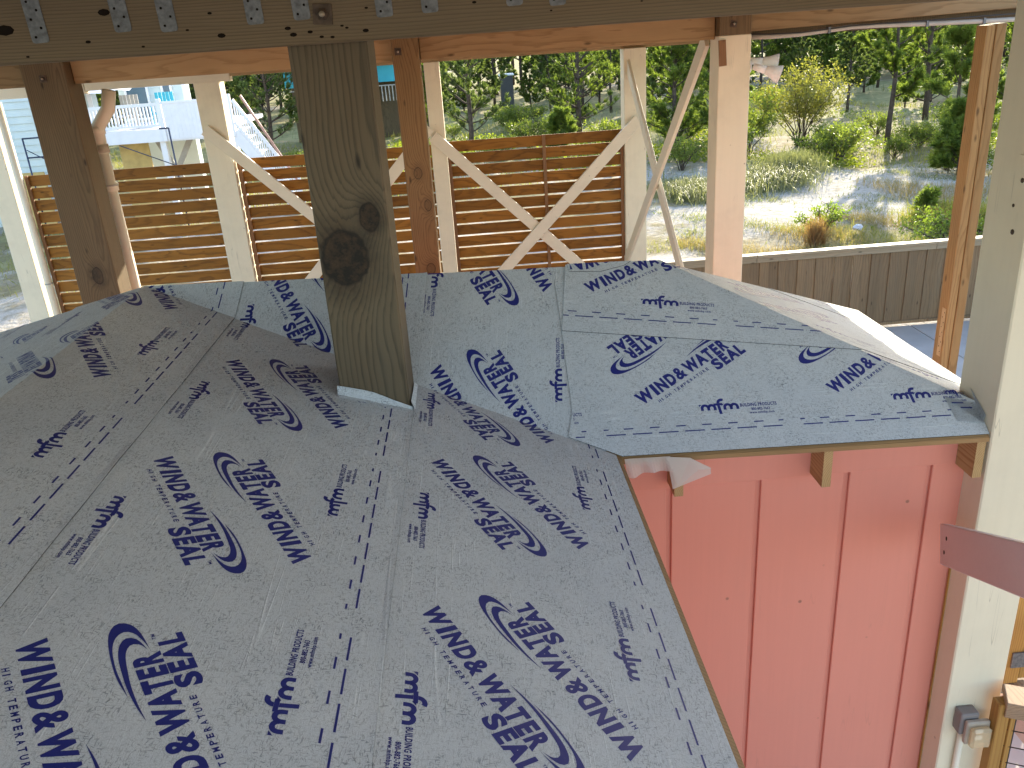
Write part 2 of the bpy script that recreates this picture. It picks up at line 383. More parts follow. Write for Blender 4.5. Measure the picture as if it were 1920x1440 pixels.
# ================================================================== SETTING
def mat_ground():
    t = NT('sandy_ground'); o = t.n('ShaderNodeNewGeometry').outputs['Position']
    n1 = t.noise(o, .16, 5, .6); n2 = t.noise(o, 1.1, 5, .65); n3 = t.noise(o, 7., 4, .7); n4 = t.noise(o, 40., 3)
    sand = t.mix(t.maprange(n3, .3, .7), (.37, .325, .275), (.50, .45, .39))
    sand = t.mix(t.maprange(n4, .55, .75, 0, .4), sand, (.30, .26, .20))
    sp = t.noise(o, 3.1, 7, .72); sand = t.mix(t.maprange(sp, .50, .60, 0, .75), sand, (.33, .28, .20)); sp2 = t.noise(o, 9., 6, .75); sand = t.mix(t.maprange(sp2, .56, .66, 0, .7), sand, (.19, .17, .10))
    litter = t.mix(t.maprange(n3, .35, .65), (.20, .155, .085), (.30, .25, .13))
    grass = t.mix(t.maprange(n2, .35, .65), (.19, .185, .08), (.33, .295, .14))
    m = t.math('ADD', t.math('MULTIPLY', n1, .9), t.math('MULTIPLY', n2, .35))
    x, y, z = t.sep(o)
    far = t.maprange(y, 24., 34., 0., .12); m = t.math('ADD', m, far)
    ex = t.math('DIVIDE', t.math('SUBTRACT', x, 8.6), 4.6); ey = t.math('DIVIDE', t.math('SUBTRACT', y, 18.6), 4.0)
    el = t.math('POWER', t.math('ADD', t.math('MULTIPLY', ex, ex), t.math('MULTIPLY', ey, ey)), .5)
    m = t.math('SUBTRACT', m, t.maprange(t.math('ADD', el, t.math('MULTIPLY', n2, .5)), .9, 1.4, .22, 0.))
    m = t.math('SUBTRACT', m, t.maprange(y, 11.0, 13.5, .14, 0.))
    c = t.mix(t.maprange(m, .56, .66), sand, litter)
    c = t.mix(t.maprange(m, .66, .76), c, grass)
    t.pbr(c, .95, t.bump(t.math('ADD', n3, t.math('MULTIPLY', n2, 2.)), .6, .06), .1); return t.m
M_ground = mat_ground()
bm = bmesh.new()
gx = [-260, -120, -60, -30] + [x*1.5 for x in range(-14, 23)] + [50, 90, 160, 260]
gy = [-120, -40, -10, 0, 6, 9] + [9+1.2*k for k in range(1, 36)] + [60, 80, 120, 200, 400]
def gh(x, y):
    a = max(0., min(1., (y-9.2)/4.))
    return GZ-.03+a*(.16*math.sin(x*.31+1.)*math.sin(y*.27)+.10*math.sin(x*.83+y*.55)+.05*math.sin(x*1.9-y*1.3))
gv = [[bm.verts.new((x, y, gh(x, y))) for y in gy] for x in gx]
for i in range(len(gx)-1):
    for j in range(len(gy)-1): bm.faces.new((gv[i][j], gv[i+1][j], gv[i+1][j+1], gv[i][j+1]))
tag(bobj('ground', bm, M_ground, smooth=True), kind='structure')
# concrete slab in pours with joints
bm = bmesh.new(); bm_box(bm, -6.9, 12.3, 2.12, 8.5, GZ-.25, GZ-.012); bm_box(bm, -6.9, 1.9, -1.0, 2.1, GZ-.25, GZ-.012)
tag(bobj('slab_base', bm, M_slab), kind='structure')
pav = tag(empty('pavement', (0, 0, GZ), None, None), kind='structure')
for i, x0 in enumerate((-6.9, -3.7, -.5, 2.7, 5.9, 9.1)):
    for j, (y0, y1) in enumerate(((-1.0, 2.1), (2.1, 5.3), (5.3, 8.5))):
        if x0 > 0 and j == 0: continue
        box('concrete_panel', x0+.006, x0+3.194, y0+.006, y1-.006, GZ-.012, GZ, M_slab, pav, .004)
M_dirt = mat_plain('bare_soil', (.40, .27, .20), .95, .35, 5., .1, 0, .8)
o = box('dirt', 1.91, 40, -40, 2.11, GZ-.1, GZ-.005, M_dirt); o['kind'] = 'structure'
# the raised house overhead: floor underside
box('ceiling', -7.0, 3.51, -4.2, 9.3, 1.94, 2.20, M_ceil)['kind'] = 'structure'

tag(box('edge_beam', 3.43, 3.50, 4.75, 9.3, 1.505, 1.938, M_orangebeam, None, .004, rebase=(3.46, 7, 1.5)), 'edge beam along the right side of the raised house', 'beam')
# ================================================================== SHED ROOF GEOMETRY
wA, H, L, a1, wB, wC, wD, wB2, tx, ty = 2.05603, .60034, 1.79705, .8525, .81507, 1.43209, 1.82751, .89943, -.02785, -.00229
def tl(x, y, z): return np.array([x, y, z+tx*x+ty*y])
I = tl(0, 0, 0); J = tl(-wA, wB, H); K = tl(L-wC, wB, H); Q = tl(L, 0, 0); C4 = tl(L, wB+wB2, 0); C5 = tl(-wA-wD, wB+wB2, 0)
YN = -2.25
E1n = tl(0, YN, 0); RAn = tl(-wA, YN, H); C6 = tl(-wA-wD, YN, 0)
def unit(a): return a/np.linalg.norm(a)
class Plane:
    def __init__(s, O, U, Wp):
        s.O = O; s.u = unit(U); w = Wp-O; w = w-(w@s.u)*s.u; s.v = unit(w); s.n = np.cross(s.u, s.v)
    def xyz(s, u, v): return s.O+s.u*u+s.v*v
    def c(s, q): q = np.array(q)-s.O; return np.array([q@s.u, q@s.v])
PA = Plane(I, tl(0, -1, 0)-I, J); PB = Plane(I, Q-I, J); PC = Plane(Q, C4-Q, K)
PD = Plane(J, RAn-J, C5)            # u toward camera along the ridge, v DOWN slope
vA = unit(PA.c(J)); vB = unit(PB.c(J))
nA = np.array([-vA[1], vA[0]]); nA = -nA if nA[0] > 0 else nA
nB = np.array([-vB[1], vB[0]]); nB = -nB if nB[1] < 0 else nB
JA = PA.c(J)
def b2r(q): q = np.asarray(q); return (q@vB)*vA+(q@nB)*nA      # B coords -> unfolded A coords
def r2b(q): q = np.asarray(q); return (q@vA)*vB+(q@nA)*nB
UP = np.array([0, 0, 1.0])
class RollSurf:
    """unfolded coordinates (s=-u, v) of planes A, B and D joined at valley and ridge"""
    lines = None
    def __init__(s):
        Kr = b2r(PB.c(K)); hip = PD.c(C5); hd = unit(hip)
        def pl(pt, d): # line through pt with direction d -> (co, normal) in (s,v)
            pt = np.array([-pt[0], pt[1]]); d = np.array([-d[0], d[1]]); return (pt, np.array([-d[1], d[0]]))
        s.hipd = hd
        s.Kr = Kr
        s.lines = [pl((0, 0), vA), (np.array([0, JA[1]]), np.array([0, 1.])), pl(JA, Kr-JA), pl(JA, (hd[0], hd[1]))]
        e = b2r(np.array([-.04, 0.])); e2 = b2r(np.array([-.02, 1.0])); s.lines.append(pl(e, e2-e))
        s.cl = s.lines[4]
    def region(s, p):
        u, v = -p[0], p[1]
        if v > JA[1]: return 'D'
        return 'B' if np.array([u, v])@nA > 0 else 'A'
    def valid(s, p):
        u, v = -p[0], p[1]; r = s.region(p)
        if v < 0: return False
        if r == 'A': return True
        if r == 'B':
            bx, bv = r2b((u, v)); return bv < PB.c(K)[1] and bx < -.03
        du, dv = u-JA[0], v-JA[1]
        return du*s.hipd[1]-dv*s.hipd[0] > 0
    def xyz(s, p):
        u, v = -p[0], p[1]
        if v > JA[1]+1e-9: return PD.xyz(u-JA[0], v-JA[1])
        if np.array([u, v])@nA > 0: return PB.xyz(*r2b((u, v)))
        return PA.xyz(u, v)
class BSurf:
    """(x, v) on plane B in a frame turned by ang about (ox, ov); folds back over the valley on to A"""
    def __init__(s, ox=0., ov=0., ang=0., left=None):
        s.o = np.array([ox, ov]); c, sn = math.cos(ang), math.sin(ang); s.ex = np.array([c, sn]); s.ey = np.array([-sn, c])
        k, q = PB.c(K), PB.c(Q)
        def loc(p): d = np.asarray(p)-s.o; return np.array([d@s.ex, d@s.ey])
        s.loc = loc
        def pl(a, b): a, b = loc(a), loc(b); d = b-a; return (a, np.array([-d[1], d[0]]))
        s.lines = [pl((0, 0), vB), pl(k, q), pl((0, k[1]), k)]
        s.k, s.q = k, q
        s.lo = 0.0
    def w(s, p): return s.o+s.ex*p[0]+s.ey*p[1]
    def region(s, p): return 'B'
    def valid(s, p):
        x, v = s.w(p)
        if v > s.k[1] or v < -.004: return False
        d = s.q-s.k; return (x-s.k[0])*d[1]-(v-s.k[1])*d[0] > 0 if d[1] > 0 else (x-s.k[0])*d[1]-(v-s.k[1])*d[0] > 0
    def xyz(s, p):
        q = s.w(p)
        if q@nB < 0:
            u, v = b2r(q); return PA.xyz(u, v)
        return PB.xyz(*q)
class CSurf:
    """roll that runs down plane C: s = -v + s0, w = u - u0"""
    def __init__(s, s0, u0):
        s.s0, s.u0 = s0, u0; k, e = PC.c(K), PC.c(C4)
        def loc(p): return np.array([s0-p[1], p[0]-u0])
        def pl(a, b): a, b = loc(a), loc(b); d = b-a; return (a, np.array([-d[1], d[0]]))
        s.lines = [pl((0, 0), k), pl(k, e), pl((0, 0), e)]; s.k, s.e = k, e
    def valid(s, p):
        u, v = p[1]+s.u0, s.s0-p[0]
        if v < 0: return False
        k, e = s.k, s.e
        return (k[0]*v-k[1]*u) < 0 and ((e[0]-k[0])*(v-k[1])-(e[1]-k[1])*(u-k[0])) < 0
    def xyz(s, p): return PC.xyz(p[1]+s.u0, s.s0-p[0])
class DSurf:
    """roll along plane D laid from its eave up: s along +u, v up slope"""
    def __init__(s):
        s.h = PD.c(C5)
        def loc(p): return np.array([p[0], s.h[1]-p[1]])
        a, b = loc((0, 0)), loc(s.h); d = b-a; s.lines = [(a, np.array([-d[1], d[0]]))]
    def valid(s, p):
        u, v = p[0], s.h[1]-p[1]
        return 0 < v and u*s.h[1]-v*s.h[0] > 0
    def xyz(s, p): return PD.xyz(p[0], s.h[1]-p[1])

def lay(bm2, surf, off, bounds=(), rough_fold=True):
    """cut a flat bmesh (x=s, y=v) at the folds, drop what lies off the sheet, wrap it over the roof. bounds: (co, inward normal)"""
    for co, n in list(surf.lines):
        bmesh.ops.bisect_plane(bm2, geom=bm2.verts[:]+bm2.edges[:]+bm2.faces[:], plane_co=(*co, 0), plane_no=(*n, 0), dist=1e-6)
    for co, n in bounds:
        bmesh.ops.bisect_plane(bm2, geom=bm2.verts[:]+bm2.edges[:]+bm2.faces[:], plane_co=(*co, 0), plane_no=(*n, 0), dist=1e-6, clear_inner=True)
    dead = []
    for f in bm2.faces:
        c = f.calc_center_median()
        if not surf.valid((c.x, c.y)): dead.append(f)
    bmesh.ops.delete(bm2, geom=dead, context='FACES')
    uvl = bm2.loops.layers.uv.new('UVMap')
    for f in bm2.faces:
        for lp in f.loops: lp[uvl].uv = (lp.vert.co.x, lp.vert.co.y)
    for v in bm2.verts:
        q = surf.xyz((v.co.x, v.co.y)); v.co = Vector(q)+Vector((0, 0, off))
    return len(bm2.faces)
def sheet(name, surf, poly, off, parent, label=None, lift=None):
    bm2 = bmesh.new()
    f = bm2.faces.new([bm2.verts.new((*p, 0)) for p in poly])
    if lift is not None:
        bmesh.ops.bisect_plane(bm2, geom=bm2.verts[:]+bm2.edges[:]+bm2.faces[:], plane_co=(0, lift+.020, 0), plane_no=(0, 1, 0), dist=1e-6)
        smin, smax = min(p[0] for p in poly), max(p[0] for p in poly)
        for k in range(1, int((smax-smin)/.07)):
            fs = [q for q in bm2.faces if q.calc_center_median().y < lift+.020]
            es = list({e for q in fs for e in q.edges}); vs = list({v for q in fs for v in q.verts})
            bmesh.ops.bisect_plane(bm2, geom=vs+es+fs, plane_co=(smin+k*.07, 0, 0), plane_no=(1, 0, 0), dist=1e-6)
    n = lay(bm2, surf, off)
    if lift is not None:
        uvl = bm2.loops.layers.uv['UVMap']; done = set()
        for f in bm2.faces:
            for lp in f.loops:
                q = lp[uvl].uv
                if lp.vert not in done and abs(q.y-lift) < .003:
                    done.add(lp.vert); x = q.x
                    lp.vert.co.z += .0016+.0012*math.sin(x*5.3+off*900)+.001*math.sin(x*14.1)
    bmesh.ops.recalc_face_normals(bm2, faces=bm2.faces[:])
    up = sum(f.normal.z for f in bm2.faces)
    if up < 0: bmesh.ops.reverse_faces(bm2, faces=bm2.faces[:])
    r = bmesh.ops.extrude_face_region(bm2, geom=bm2.faces[:])   # underside: 1.6 mm below
    nv = [g for g in r['geom'] if isinstance(g, bmesh.types.BMVert)]
    ns = set(nv)
    for v in bm2.verts:
        if v not in ns: v.co.z -= .0020
    bmesh.ops.recalc_face_normals(bm2, faces=bm2.faces[:])
    for f in bm2.faces: f.material_index = 0 if f.normal.z > .3 else 1
    o = bobj(name, bm2, M_mem, parent); o.data.materials.append(M_bit)
    if label: o['label'] = label
    return o

# ---- print: letters as flat meshes
FONT_CACHE = {}
def text_tris(txt, size=1.0, off=0.0, spacing=1.0, res=3):
    key = (txt, off, spacing, res)
    if key not in FONT_CACHE:
        cu = bpy.data.curves.new('t', 'FONT'); cu.body = txt; cu.size = 1.0; cu.offset = off; cu.space_character = spacing; cu.resolution_u = res
        ob = bpy.data.objects.new('t', cu); COL.objects.link(ob)
        dg = bpy.context.evaluated_depsgraph_get(); ev = ob.evaluated_get(dg); me = ev.to_mesh()
        V = np.array([v.co[:2] for v in me.vertices]); F = [list(p.vertices) for p in me.polygons]
        ev.to_mesh_clear(); bpy.data.objects.remove(ob); bpy.data.curves.remove(cu)
        FONT_CACHE[key] = (V, F)
    return FONT_CACHE[key]
def fit(txt, x0, x1, y0, y1, off=0.0, spacing=1.0, res=3):
    V, F = text_tris(txt, 1, off, spacing, res); a, b = V.min(0), V.max(0)
    V = (V-a)/(b-a)*np.array([x1-x0, y1-y0])+np.array([x0, y0]); return V, F
def cat(*parts):
    V, F, n = [], [], 0
    for v, f in parts:
        V.append(np.asarray(v)); F += [[i+n for i in q] for q in f]; n += len(v)
    return np.concatenate(V), F
def ribbon(outer, inner):
    V = np.array(list(outer)+list(inner)); n = len(outer); F = [[i, i+1, n+i+1, n+i] for i in range(n-1)]; return V, F
def smooth_pts(P, n=26):
    P = np.array(P, float); t = np.r_[0, np.cumsum(np.linalg.norm(np.diff(P, axis=0), axis=1))]; t /= t[-1]
    m = np.zeros_like(P)
    for i in range(len(P)):
        a, b = max(i-1, 0), min(i+1, len(P)-1); m[i] = (P[b]-P[a])/(t[b]-t[a])
    out = []
    for x in np.linspace(0, 1, n):
        i = min(max(np.searchsorted(t, x)-1, 0), len(P)-2); h = t[i+1]-t[i]; k = (x-t[i])/h
        out.append((2*k**3-3*k*k+1)*P[i]+(k**3-2*k*k+k)*h*m[i]+(-2*k**3+3*k*k)*P[i+1]+(k**3-k*k)*h*m[i+1])
    return np.array(out)
def shear(P): # measured logo frame -> level baseline, unit = width of the main line
    P = np.array(P, float); return np.c_[P[:, 0]/.96, (P[:, 1]-.05*P[:, 0])/.96]
SW1o = shear([(.746, .213), (.847, .232), (.956, .236), (1.059, .230), (1.115, .219), (1.155, .199), (1.173, .175), (1.168, .148), (1.143, .12), (1.088, .099), (1.018, .088), (.966, .082)])
SW1i = shear([(.746, .212), (.83, .220), (.90, .226), (.988, .224), (1.035, .217), (1.075, .203), (1.103, .182), (1.113, .153), (1.09, .122), (1.06, .108), (1.018, .093), (.966, .081)])
SW2o = shear([(.605, .174), (.69, .194), (.791, .207), (.904, .210), (.97, .207), (1.02, .197), (1.055, .180), (1.073, .158), (1.066, .132), (1.045, .115), (1.01, .101), (.977, .092)])
SW2i = shear([(.605, .173), (.70, .185), (.80, .190), (.88, .187), (.93, .184), (.975, .178), (1.01, .164), (1.028, .145), (1.021, .118), (1.01, .108), (.997, .101), (.977, .091)])
BOLD = .055
def logo_mesh():
    cap = .121
    words = []
    # letter cells measured along the line, so that the heavy condensed look holds
    cells = [('W', 0.0, .150), ('I', .165, .20), ('N', .217, .305), ('D', .322, .405), ('&', .418, .518), ('W', .53, .672), ('A', .664, .760), ('T', .760, .838), ('E', .85, .912), ('R', .926, 1.0)]
    for ch, a, b in cells: words.append(fit(ch, a, b, 0, cap, BOLD if ch != '&' else .034, res=4))
    for ch, a, b in [('S', .752, .835), ('E', .849, .915), ('A', .917, 1.020), ('L', 1.026, 1.090)]:
        words.append(fit(ch, a, b, -.117, -.0035, BOLD if ch != 'S' else .05, res=4))
    x = .135
    for ch in 'HIGH TEMPERATURE':
        if ch != ' ':
            w = .008 if ch == 'I' else .022
            words.append(fit(ch, x, x+w, -.063, -.034, .03, res=2))
        x += .0365 if ch != ' ' else .03
    words.append(fit('TM', 1.075, 1.11, -.005, .012, .01, res=2))
    n = 30
    words.append(ribbon(smooth_pts(SW1o, n), smooth_pts(SW1i, n))); words.append(ribbon(smooth_pts(SW2o, n), smooth_pts(SW2i, n)))
    return cat(*words)
def arch(cx, r, w, y0, n=10):
    a = np.linspace(math.pi, 0, n); o = np.c_[cx+(r+w/2)*np.cos(a), y0+(r+w/2)*np.sin(a)]; i = np.c_[cx+(r-w/2)*np.cos(a), y0+(r-w/2)*np.sin(a)]
    return ribbon(o, i)
def quad(*p): return np.array(p, float), [[0, 1, 2, 3]]
def maker_mesh():
    P = []; w = .0125
    for x0 in (0.006, .104):
        r = .0135; yb = .012
        P.append(arch(x0+.0055+r, r, w, yb)); P.append(arch(x0+.0055+3*r+.0015, r, w, yb))
        for xs in (x0+.0055, x0+.0055+2*r+.0008, x0+.0055+4*r+.0015):
            P.append(quad((xs-w/2, 0), (xs+w/2, 0), (xs+w/2, yb), (xs-w/2, yb)))
        P.append((np.array([(x0-.007, .030), (x0+.006, .030), (x0-.007, .019)], float), [[0, 1, 2]]))
    # f : slanting stem, hook, cross bar
    sx = .080
    P.append(quad((sx+.002, -.020), (sx+.0145, -.020), (sx+.0105, .022), (sx-.002, .022)))
    P.append(quad((sx-.016, .0222), (sx+.022, .0222), (sx+.022, .0335), (sx-.016, .0335)))
    a = np.linspace(math.pi, .35*math.pi, 9); cx, cy = sx+.020, .0337
    o = np.c_[cx+.0222*np.cos(a), cy+.0222*np.sin(a)]; i = np.c_[cx+.0095*np.cos(a), cy+.0095*np.sin(a)]; P.append(ribbon(o, i))
    P.append(fit('BUILDING PRODUCTS', .177, .336, .0095, .0265, .032, 1.1, 2))
    P.append(fit('800-882-7663', .222, .302, -.0105, .0035, .03, 1.1, 2))
    P.append(fit('www.mfmbp.com', .211, .318, -.030, -.0145, .026, 1.1, 2))
    return cat(*P)
LOGO = logo_mesh(); LOGO = (LOGO[0]*.513, LOGO[1]); MAKER = maker_mesh()
PER = .866; ANG = R(32.2)
def put(shape, pos, ang):
    c, s = math.cos(ang), math.sin(ang); V = shape[0]@np.array([[c, s], [-s, c]])+np.array(pos); return V, shape[1]
def print_obj(name, shape, surf, off, parent, bounds=()):
    V, F = shape; bm2 = bmesh.new(); vs = [bm2.verts.new((x, y, 0)) for x, y in V]
    for f in F:
        try: bm2.faces.new([vs[i] for i in f])
        except ValueError: pass
    if lay(bm2, surf, off, bounds) == 0: bm2.free(); return None
    bmesh.ops.recalc_face_normals(bm2, faces=bm2.faces[:])
    for f in bm2.faces:
        if f.normal.z < 0: f.normal_flip()
    return bobj(name, bm2, M_ink, parent)
def print_roll(surf, off, parent, s0, k0, k1, vmax, smin, smax, extra=()):
    po = off+.0005
    bd = [(np.array([0, .003]), np.array([0, 1.])), (np.array([0, vmax]), np.array([0, -1.])), (np.array([smin, 0]), np.array([1., 0])), (np.array([smax, 0]), np.array([-1., 0]))]+list(extra)
    dash = []
    def sh(sc, vc):   # the roll was cut and re-laid where it crosses the valley, so the print steps there
        return (SHF[0], SHF[1]) if SHF[0] and sc > .377*(vc+VB[0])-.03 else (0., 0.)
    for k in range(k0, k1+1):
        s = s0+k*PERV[0]
        print_obj('logo_print', put(LOGO, (s+sh(s+.2, .35)[0], .221+VB[0]+sh(s+.2, .35)[1]), ANG), surf, po, parent, bd)
        print_obj('logo_print', put(LOGO, (s+.388+sh(s+.2, .65)[0], .779+VB[0]+sh(s+.2, .65)[1]), ANG+math.pi), surf, po, parent, bd)
        print_obj('maker_print', put(MAKER, (s+.240+sh(s+.32, .2)[0], MK[0]+VB[0]+sh(s+.32, .2)[1]), 0), surf, po, parent, bd)
        print_obj('maker_print', put(MAKER, (s+.150+sh(s, .8)[0], .800+VB[0]+sh(s, .8)[1]), math.pi), surf, po, parent, bd)
        g = s-.175
        for i in range(7):
            a = g+i*.1115; dash.append(quad((a, .084+VB[0]), (a+.083, .084+VB[0]), (a+.083, .0895+VB[0]), (a, .0895+VB[0])))
            b = a+.083-.006 if False else a-.014-.0205
            x0, x1 = (a-.0085, a+.0125) if i == 0 else (b, b+.041)
            dash.append(quad((x0, .110+VB[0]), (x1, .110+VB[0]), (x1, .1155+VB[0]), (x0, .1155+VB[0])))
        e = g+6*.1115+.083; dash.append(quad((e-.012, .110+VB[0]), (e+.009, .110+VB[0]), (e+.009, .1155+VB[0]), (e-.012, .1155+VB[0])))
    o = print_obj('dash_print', cat(*dash), surf, po, parent, bd)
    if o: o['kind'] = 'stuff'
VB = [0.0]; SHF = [0., 0.]; PERV = [PER]; MK = [.190]

shed = empty('shed', (0, 0, GZ), 'pink board-walled shed under blue-printed grey roof membrane', 'shed')
# deck
def prism(bm, top, th):
    t = [bm.verts.new(p) for p in top]; b = [bm.verts.new(Vector(p)-Vector((0, 0, th))) for p in top]
    n = len(t); bm.faces.new(t); bm.faces.new(list(reversed(b)))
    for i in range(n): bm.faces.new((t[i], b[i], b[(i+1) % n], t[(i+1) % n]))
J2 = J; bm = bmesh.new()
ov = .018
def outx(p, dx=0, dy=0): return Vector(p)+Vector((dx, dy, 0))
PN = .26  # post notch at the right corner
dA = np.array([ov, 0, -ov*H/wA]); dB = np.array([0, -ov, -ov*H/wB]); dC = np.array([ov*.5, 0, -ov*.5*H/wC])
def zB(x, y): return tl(x, y, y*H/wB)
for poly in ([E1n+dA, I+dA, I, J, RAn], [I, I+dB, zB(1.583, 0)+dB, zB(1.583, (L-1.583)*wB/wC), K, J],
             [zB(1.583, (L-1.583)*wB/wC), tl(1.583, .262, (L-1.583)*H/wC), tl(L, .262, 0), C4, K], [C4, C5, J, K], [C5, C6, RAn, J]):
    vs = [Vector(p) for p in poly]
    prism(bm, vs, .019)
bmesh.ops.recalc_face_normals(bm, faces=bm.faces[:])
bobj('roof_deck', bm, M_ply, shed)
# membrane rolls
RS = RollSurf()
def roll_sheet(v0, off, s0, k0, k1, label=None):
    o = sheet('membrane_sheet', RS, [(YN+.0, v0), (2.1, v0), (2.1, v0+.914), (YN, v0+.914)], off, shed, label, lift=(v0 if v0 > 0 else None))
    VB[0] = v0; print_roll(RS, off, o, s0, k0, k1, v0+.914, YN, 2.1); VB[0] = 0; return o
OF = .0035
SHF[:] = [-.10, .030]
roll_sheet(0.0, OF, -.758, -2, 3)
SHF[:] = [-.05, .01]
roll_sheet(a1, OF+.0050, -1.105, -2, 3)
roll_sheet(2*a1, OF+.0100, -1.085, -2, 3)
SHF[:] = [0., 0.]
DS = DSurf(); dl = DS.h[1]
ds = sheet('membrane_sheet', DS, [(-1.2, 0), (3.2, 0), (3.2, .914), (-1.2, .914)], OF, shed)
print_roll(DS, OF, ds, -.3, -2, 4, .914, -1.2, 3.2)
ds = sheet('membrane_sheet', DS, [(-1.2, .8525), (3.2, .8525), (3.2, 1.767), (-1.2, 1.767)], OF+.0024, shed)
VB[0] = .8525; print_roll(DS, OF+.0024, ds, .1, -2, 4, 1.767, -1.2, 3.2); VB[0] = 0
# B plane pieces
def a2b(u, v): return r2b(np.array([u, v]))
T1 = BSurf(); MK[0] = .178; PERV[0] = .842
t1poly = [a2b(.02, .21), a2b(.115, .075), a2b(.05, .004), (0.03, -.012), (1.585, -.012), (1.585, .93), (-.165, .93), (-.160, .63), (-.159, .213)]
o = sheet('membrane_sheet', T1, t1poly, OF+.0052, shed)
lb = np.array([-.158, .4]); lbd = [(lb, np.array([1., .02]))]
print_roll(T1, OF+.0052, o, .146, -1, 2, .93, -.158, 1.80, [(np.array([0, .0]), np.array([0, 1.]))])
T2 = BSurf(-.16, .631, -.1435)
o = sheet('membrane_sheet', T2, [(0, 0), (2.0, 0), (2.0, .914), (.0, .914)], OF+.0100, shed)
print_roll(T2, OF+.0100, o, .12, -1, 2, .914, 0.001, 2.0)
T3 = BSurf(-.10, 1.03, math.pi-.12)
o = sheet('membrane_sheet', BSurf(), [(-.098, 1.02), (-.092, .965), (.06, .957), (.17, .985), (.225, 1.02)], OF+.0135, shed)
bmL = [(np.array([0, 0]), np.array([0, 1.]))]
T0 = BSurf()
print_obj('logo_print', put(LOGO, (.30, 1.135), ANG*.55+math.pi), T0, OF+.0140, o, [(np.array([-.085, 0]), np.array([1., 0])), (np.array([0, .968]), np.array([.1, 1.])), (np.array([.15, 0]), np.array([-1., 0]))])
# C plane
for (s0_, u0_, off_, ss) in ((1.6, -.42, OF, .35), (1.6, .416, OF+.0024, 1.6-1.047)):
    S = CSurf(s0_, u0_); o = sheet('membrane_sheet', S, [(-.4, 0), (2.2, 0), (2.2, .914), (-.4, .914)], off_, shed)
    print_roll(S, off_, o, ss, -2, 2, .914, -.4, 2.2)
S = CSurf(1.6, 1.25); o = sheet('membrane_sheet', S, [(-.4, 0), (2.2, 0), (2.2, .914), (-.4, .914)], OF+.0048, shed)
print_roll(S, OF+.0048, o, .1, -2, 2, .914, -.4, 2.2)
# corner patch folded up against the post
bm = bmesh.new()
pp = [PB.xyz(1.455, .175), PB.xyz(1.47, .055), PB.xyz(1.577, .040), PB.xyz(1.5775, .135)]
up = [q+np.array([0, 0, .0115]) for q in pp]
wl = [up[2]+np.array([.006, 0, .035]), up[3]+np.array([.006, .06, .05])]
vs = [bm.verts.new(Vector(q)) for q in up]; bm.faces.new(vs)
w_ = [bm.verts.new(Vector(q)) for q in wl]; bm.faces.new((vs[2], w_[0], w_[1], vs[3]))
uvl = bm.loops.layers.uv.new('UVMap')
for f in bm.faces:
    for lp in f.loops: lp[uvl].uv = (lp.vert.co.x*1.3, lp.vert.co.y*1.3)
r = bmesh.ops.solidify(bm, geom=bm.faces[:], thickness=.0016)
o = bobj('corner_patch', bm, M_mem, shed)
for (xa, va) in ((1.475, .138), (1.505, .112)):
    b2 = BSurf(); print_obj('dash_print', quad((xa, va), (xa+.05, va-.004), (xa+.05, va+.002), (xa, va+.006)), b2, .0148, o)
print_obj('maker_print', (MAKER[0]*.6+np.array([1.46, .185]), MAKER[1]), BSurf(), .0145, o, [(np.array([1.46, 0]), np.array([1., 0])), (np.array([1.57, 0]), np.array([-1., 0]))])

# rafter tails
ti = None
for x in (.262, .897, 1.556):
    bm = bmesh.new(); z0 = tx*x
    y0, y1 = -.012, .118
    sl = H/wB
    p = [(x-.019, y0, z0-.030), (x-.019, y0, z0-.175), (x-.019, y1+.3, z0-.175+.04), (x-.019, y1+.3, z0-.03+(y1+.3-y0)*sl)]
    zb = z0-.205
    p = [(y0, z0-.024), (y0, zb), (y1, zb+.002), (y1, z0-.024+(y1-y0)*sl)]
    a = [bm.verts.new((x-.019, *q)) for q in p]; b = [bm.verts.new((x+.019, *q)) for q in p]
    bm.faces.new(list(reversed(a))); bm.faces.new(b)
    for i in range(4): bm.faces.new((a[i], a[(i+1) % 4], b[(i+1) % 4], b[i]))
    bmesh.ops.recalc_face_normals(bm, faces=bm.faces[:])
    me = bpy.data.meshes.new('rafter_tail'); bm.to_mesh(me); bm.free(); me.transform(Matrix.Translation((-x, 0, -z0)))
    o = bpy.data.objects.new('rafter_tail', me); COL.objects.link(o); me.materials.append(M_tail); o.parent = shed; o.location = (x, 0, z0-GZ)
# walls : grooved boards on a recessed backing
yw = .12
bobj('wall_backing', (lambda b: (bm_box(b, .0-.1, 1.70, yw+.022, yw+.06, GZ, .02), b)[1])(bmesh.new()), M_pink, shed)
for a, b in ((-.10, .240), (.266, .640), (.666, 1.039), (1.065, 1.415), (1.441, 1.70)):
    box('wall_board', a, b, yw+.006, yw+.0215, GZ+.01, -.22, M_pink, shed, .003)
for i, (a, b) in enumerate(((-.10, 1.70),)):
    box('frieze_board', a, b, yw, yw+.021, -.246+.0, .03, M_pink, shed, .002)
x1 = -.12
for a, b in ((YN+.15, -1.6), (-1.58, -1.2), (-1.18, -.8), (-.78, -.4), (-.38, yw+.0)):
    box('wall_board', x1-.02, x1, a, b, GZ+.01, -.1, M_pink, shed, .003)
box('wall_panel', 1.705, 1.725, .21, 1.62, GZ+.01, -.08, M_pink, shed)
box('wall_panel', -3.78, 1.72, 1.60, 1.62, GZ+.01, -.03, M_pink, shed)
box('wall_panel', -3.78, -3.76, YN+.15, 1.6, GZ+.01, -.03, M_pink, shed)
bm = bmesh.new(); vs = [bm.verts.new(p) for p in ((-3.76, YN+.14, GZ+.01), (-.13, YN+.14, GZ+.01), (-.13, YN+.14, -.03), (-wA, YN+.14, H-.03), (-3.76, YN+.14, -.03))]
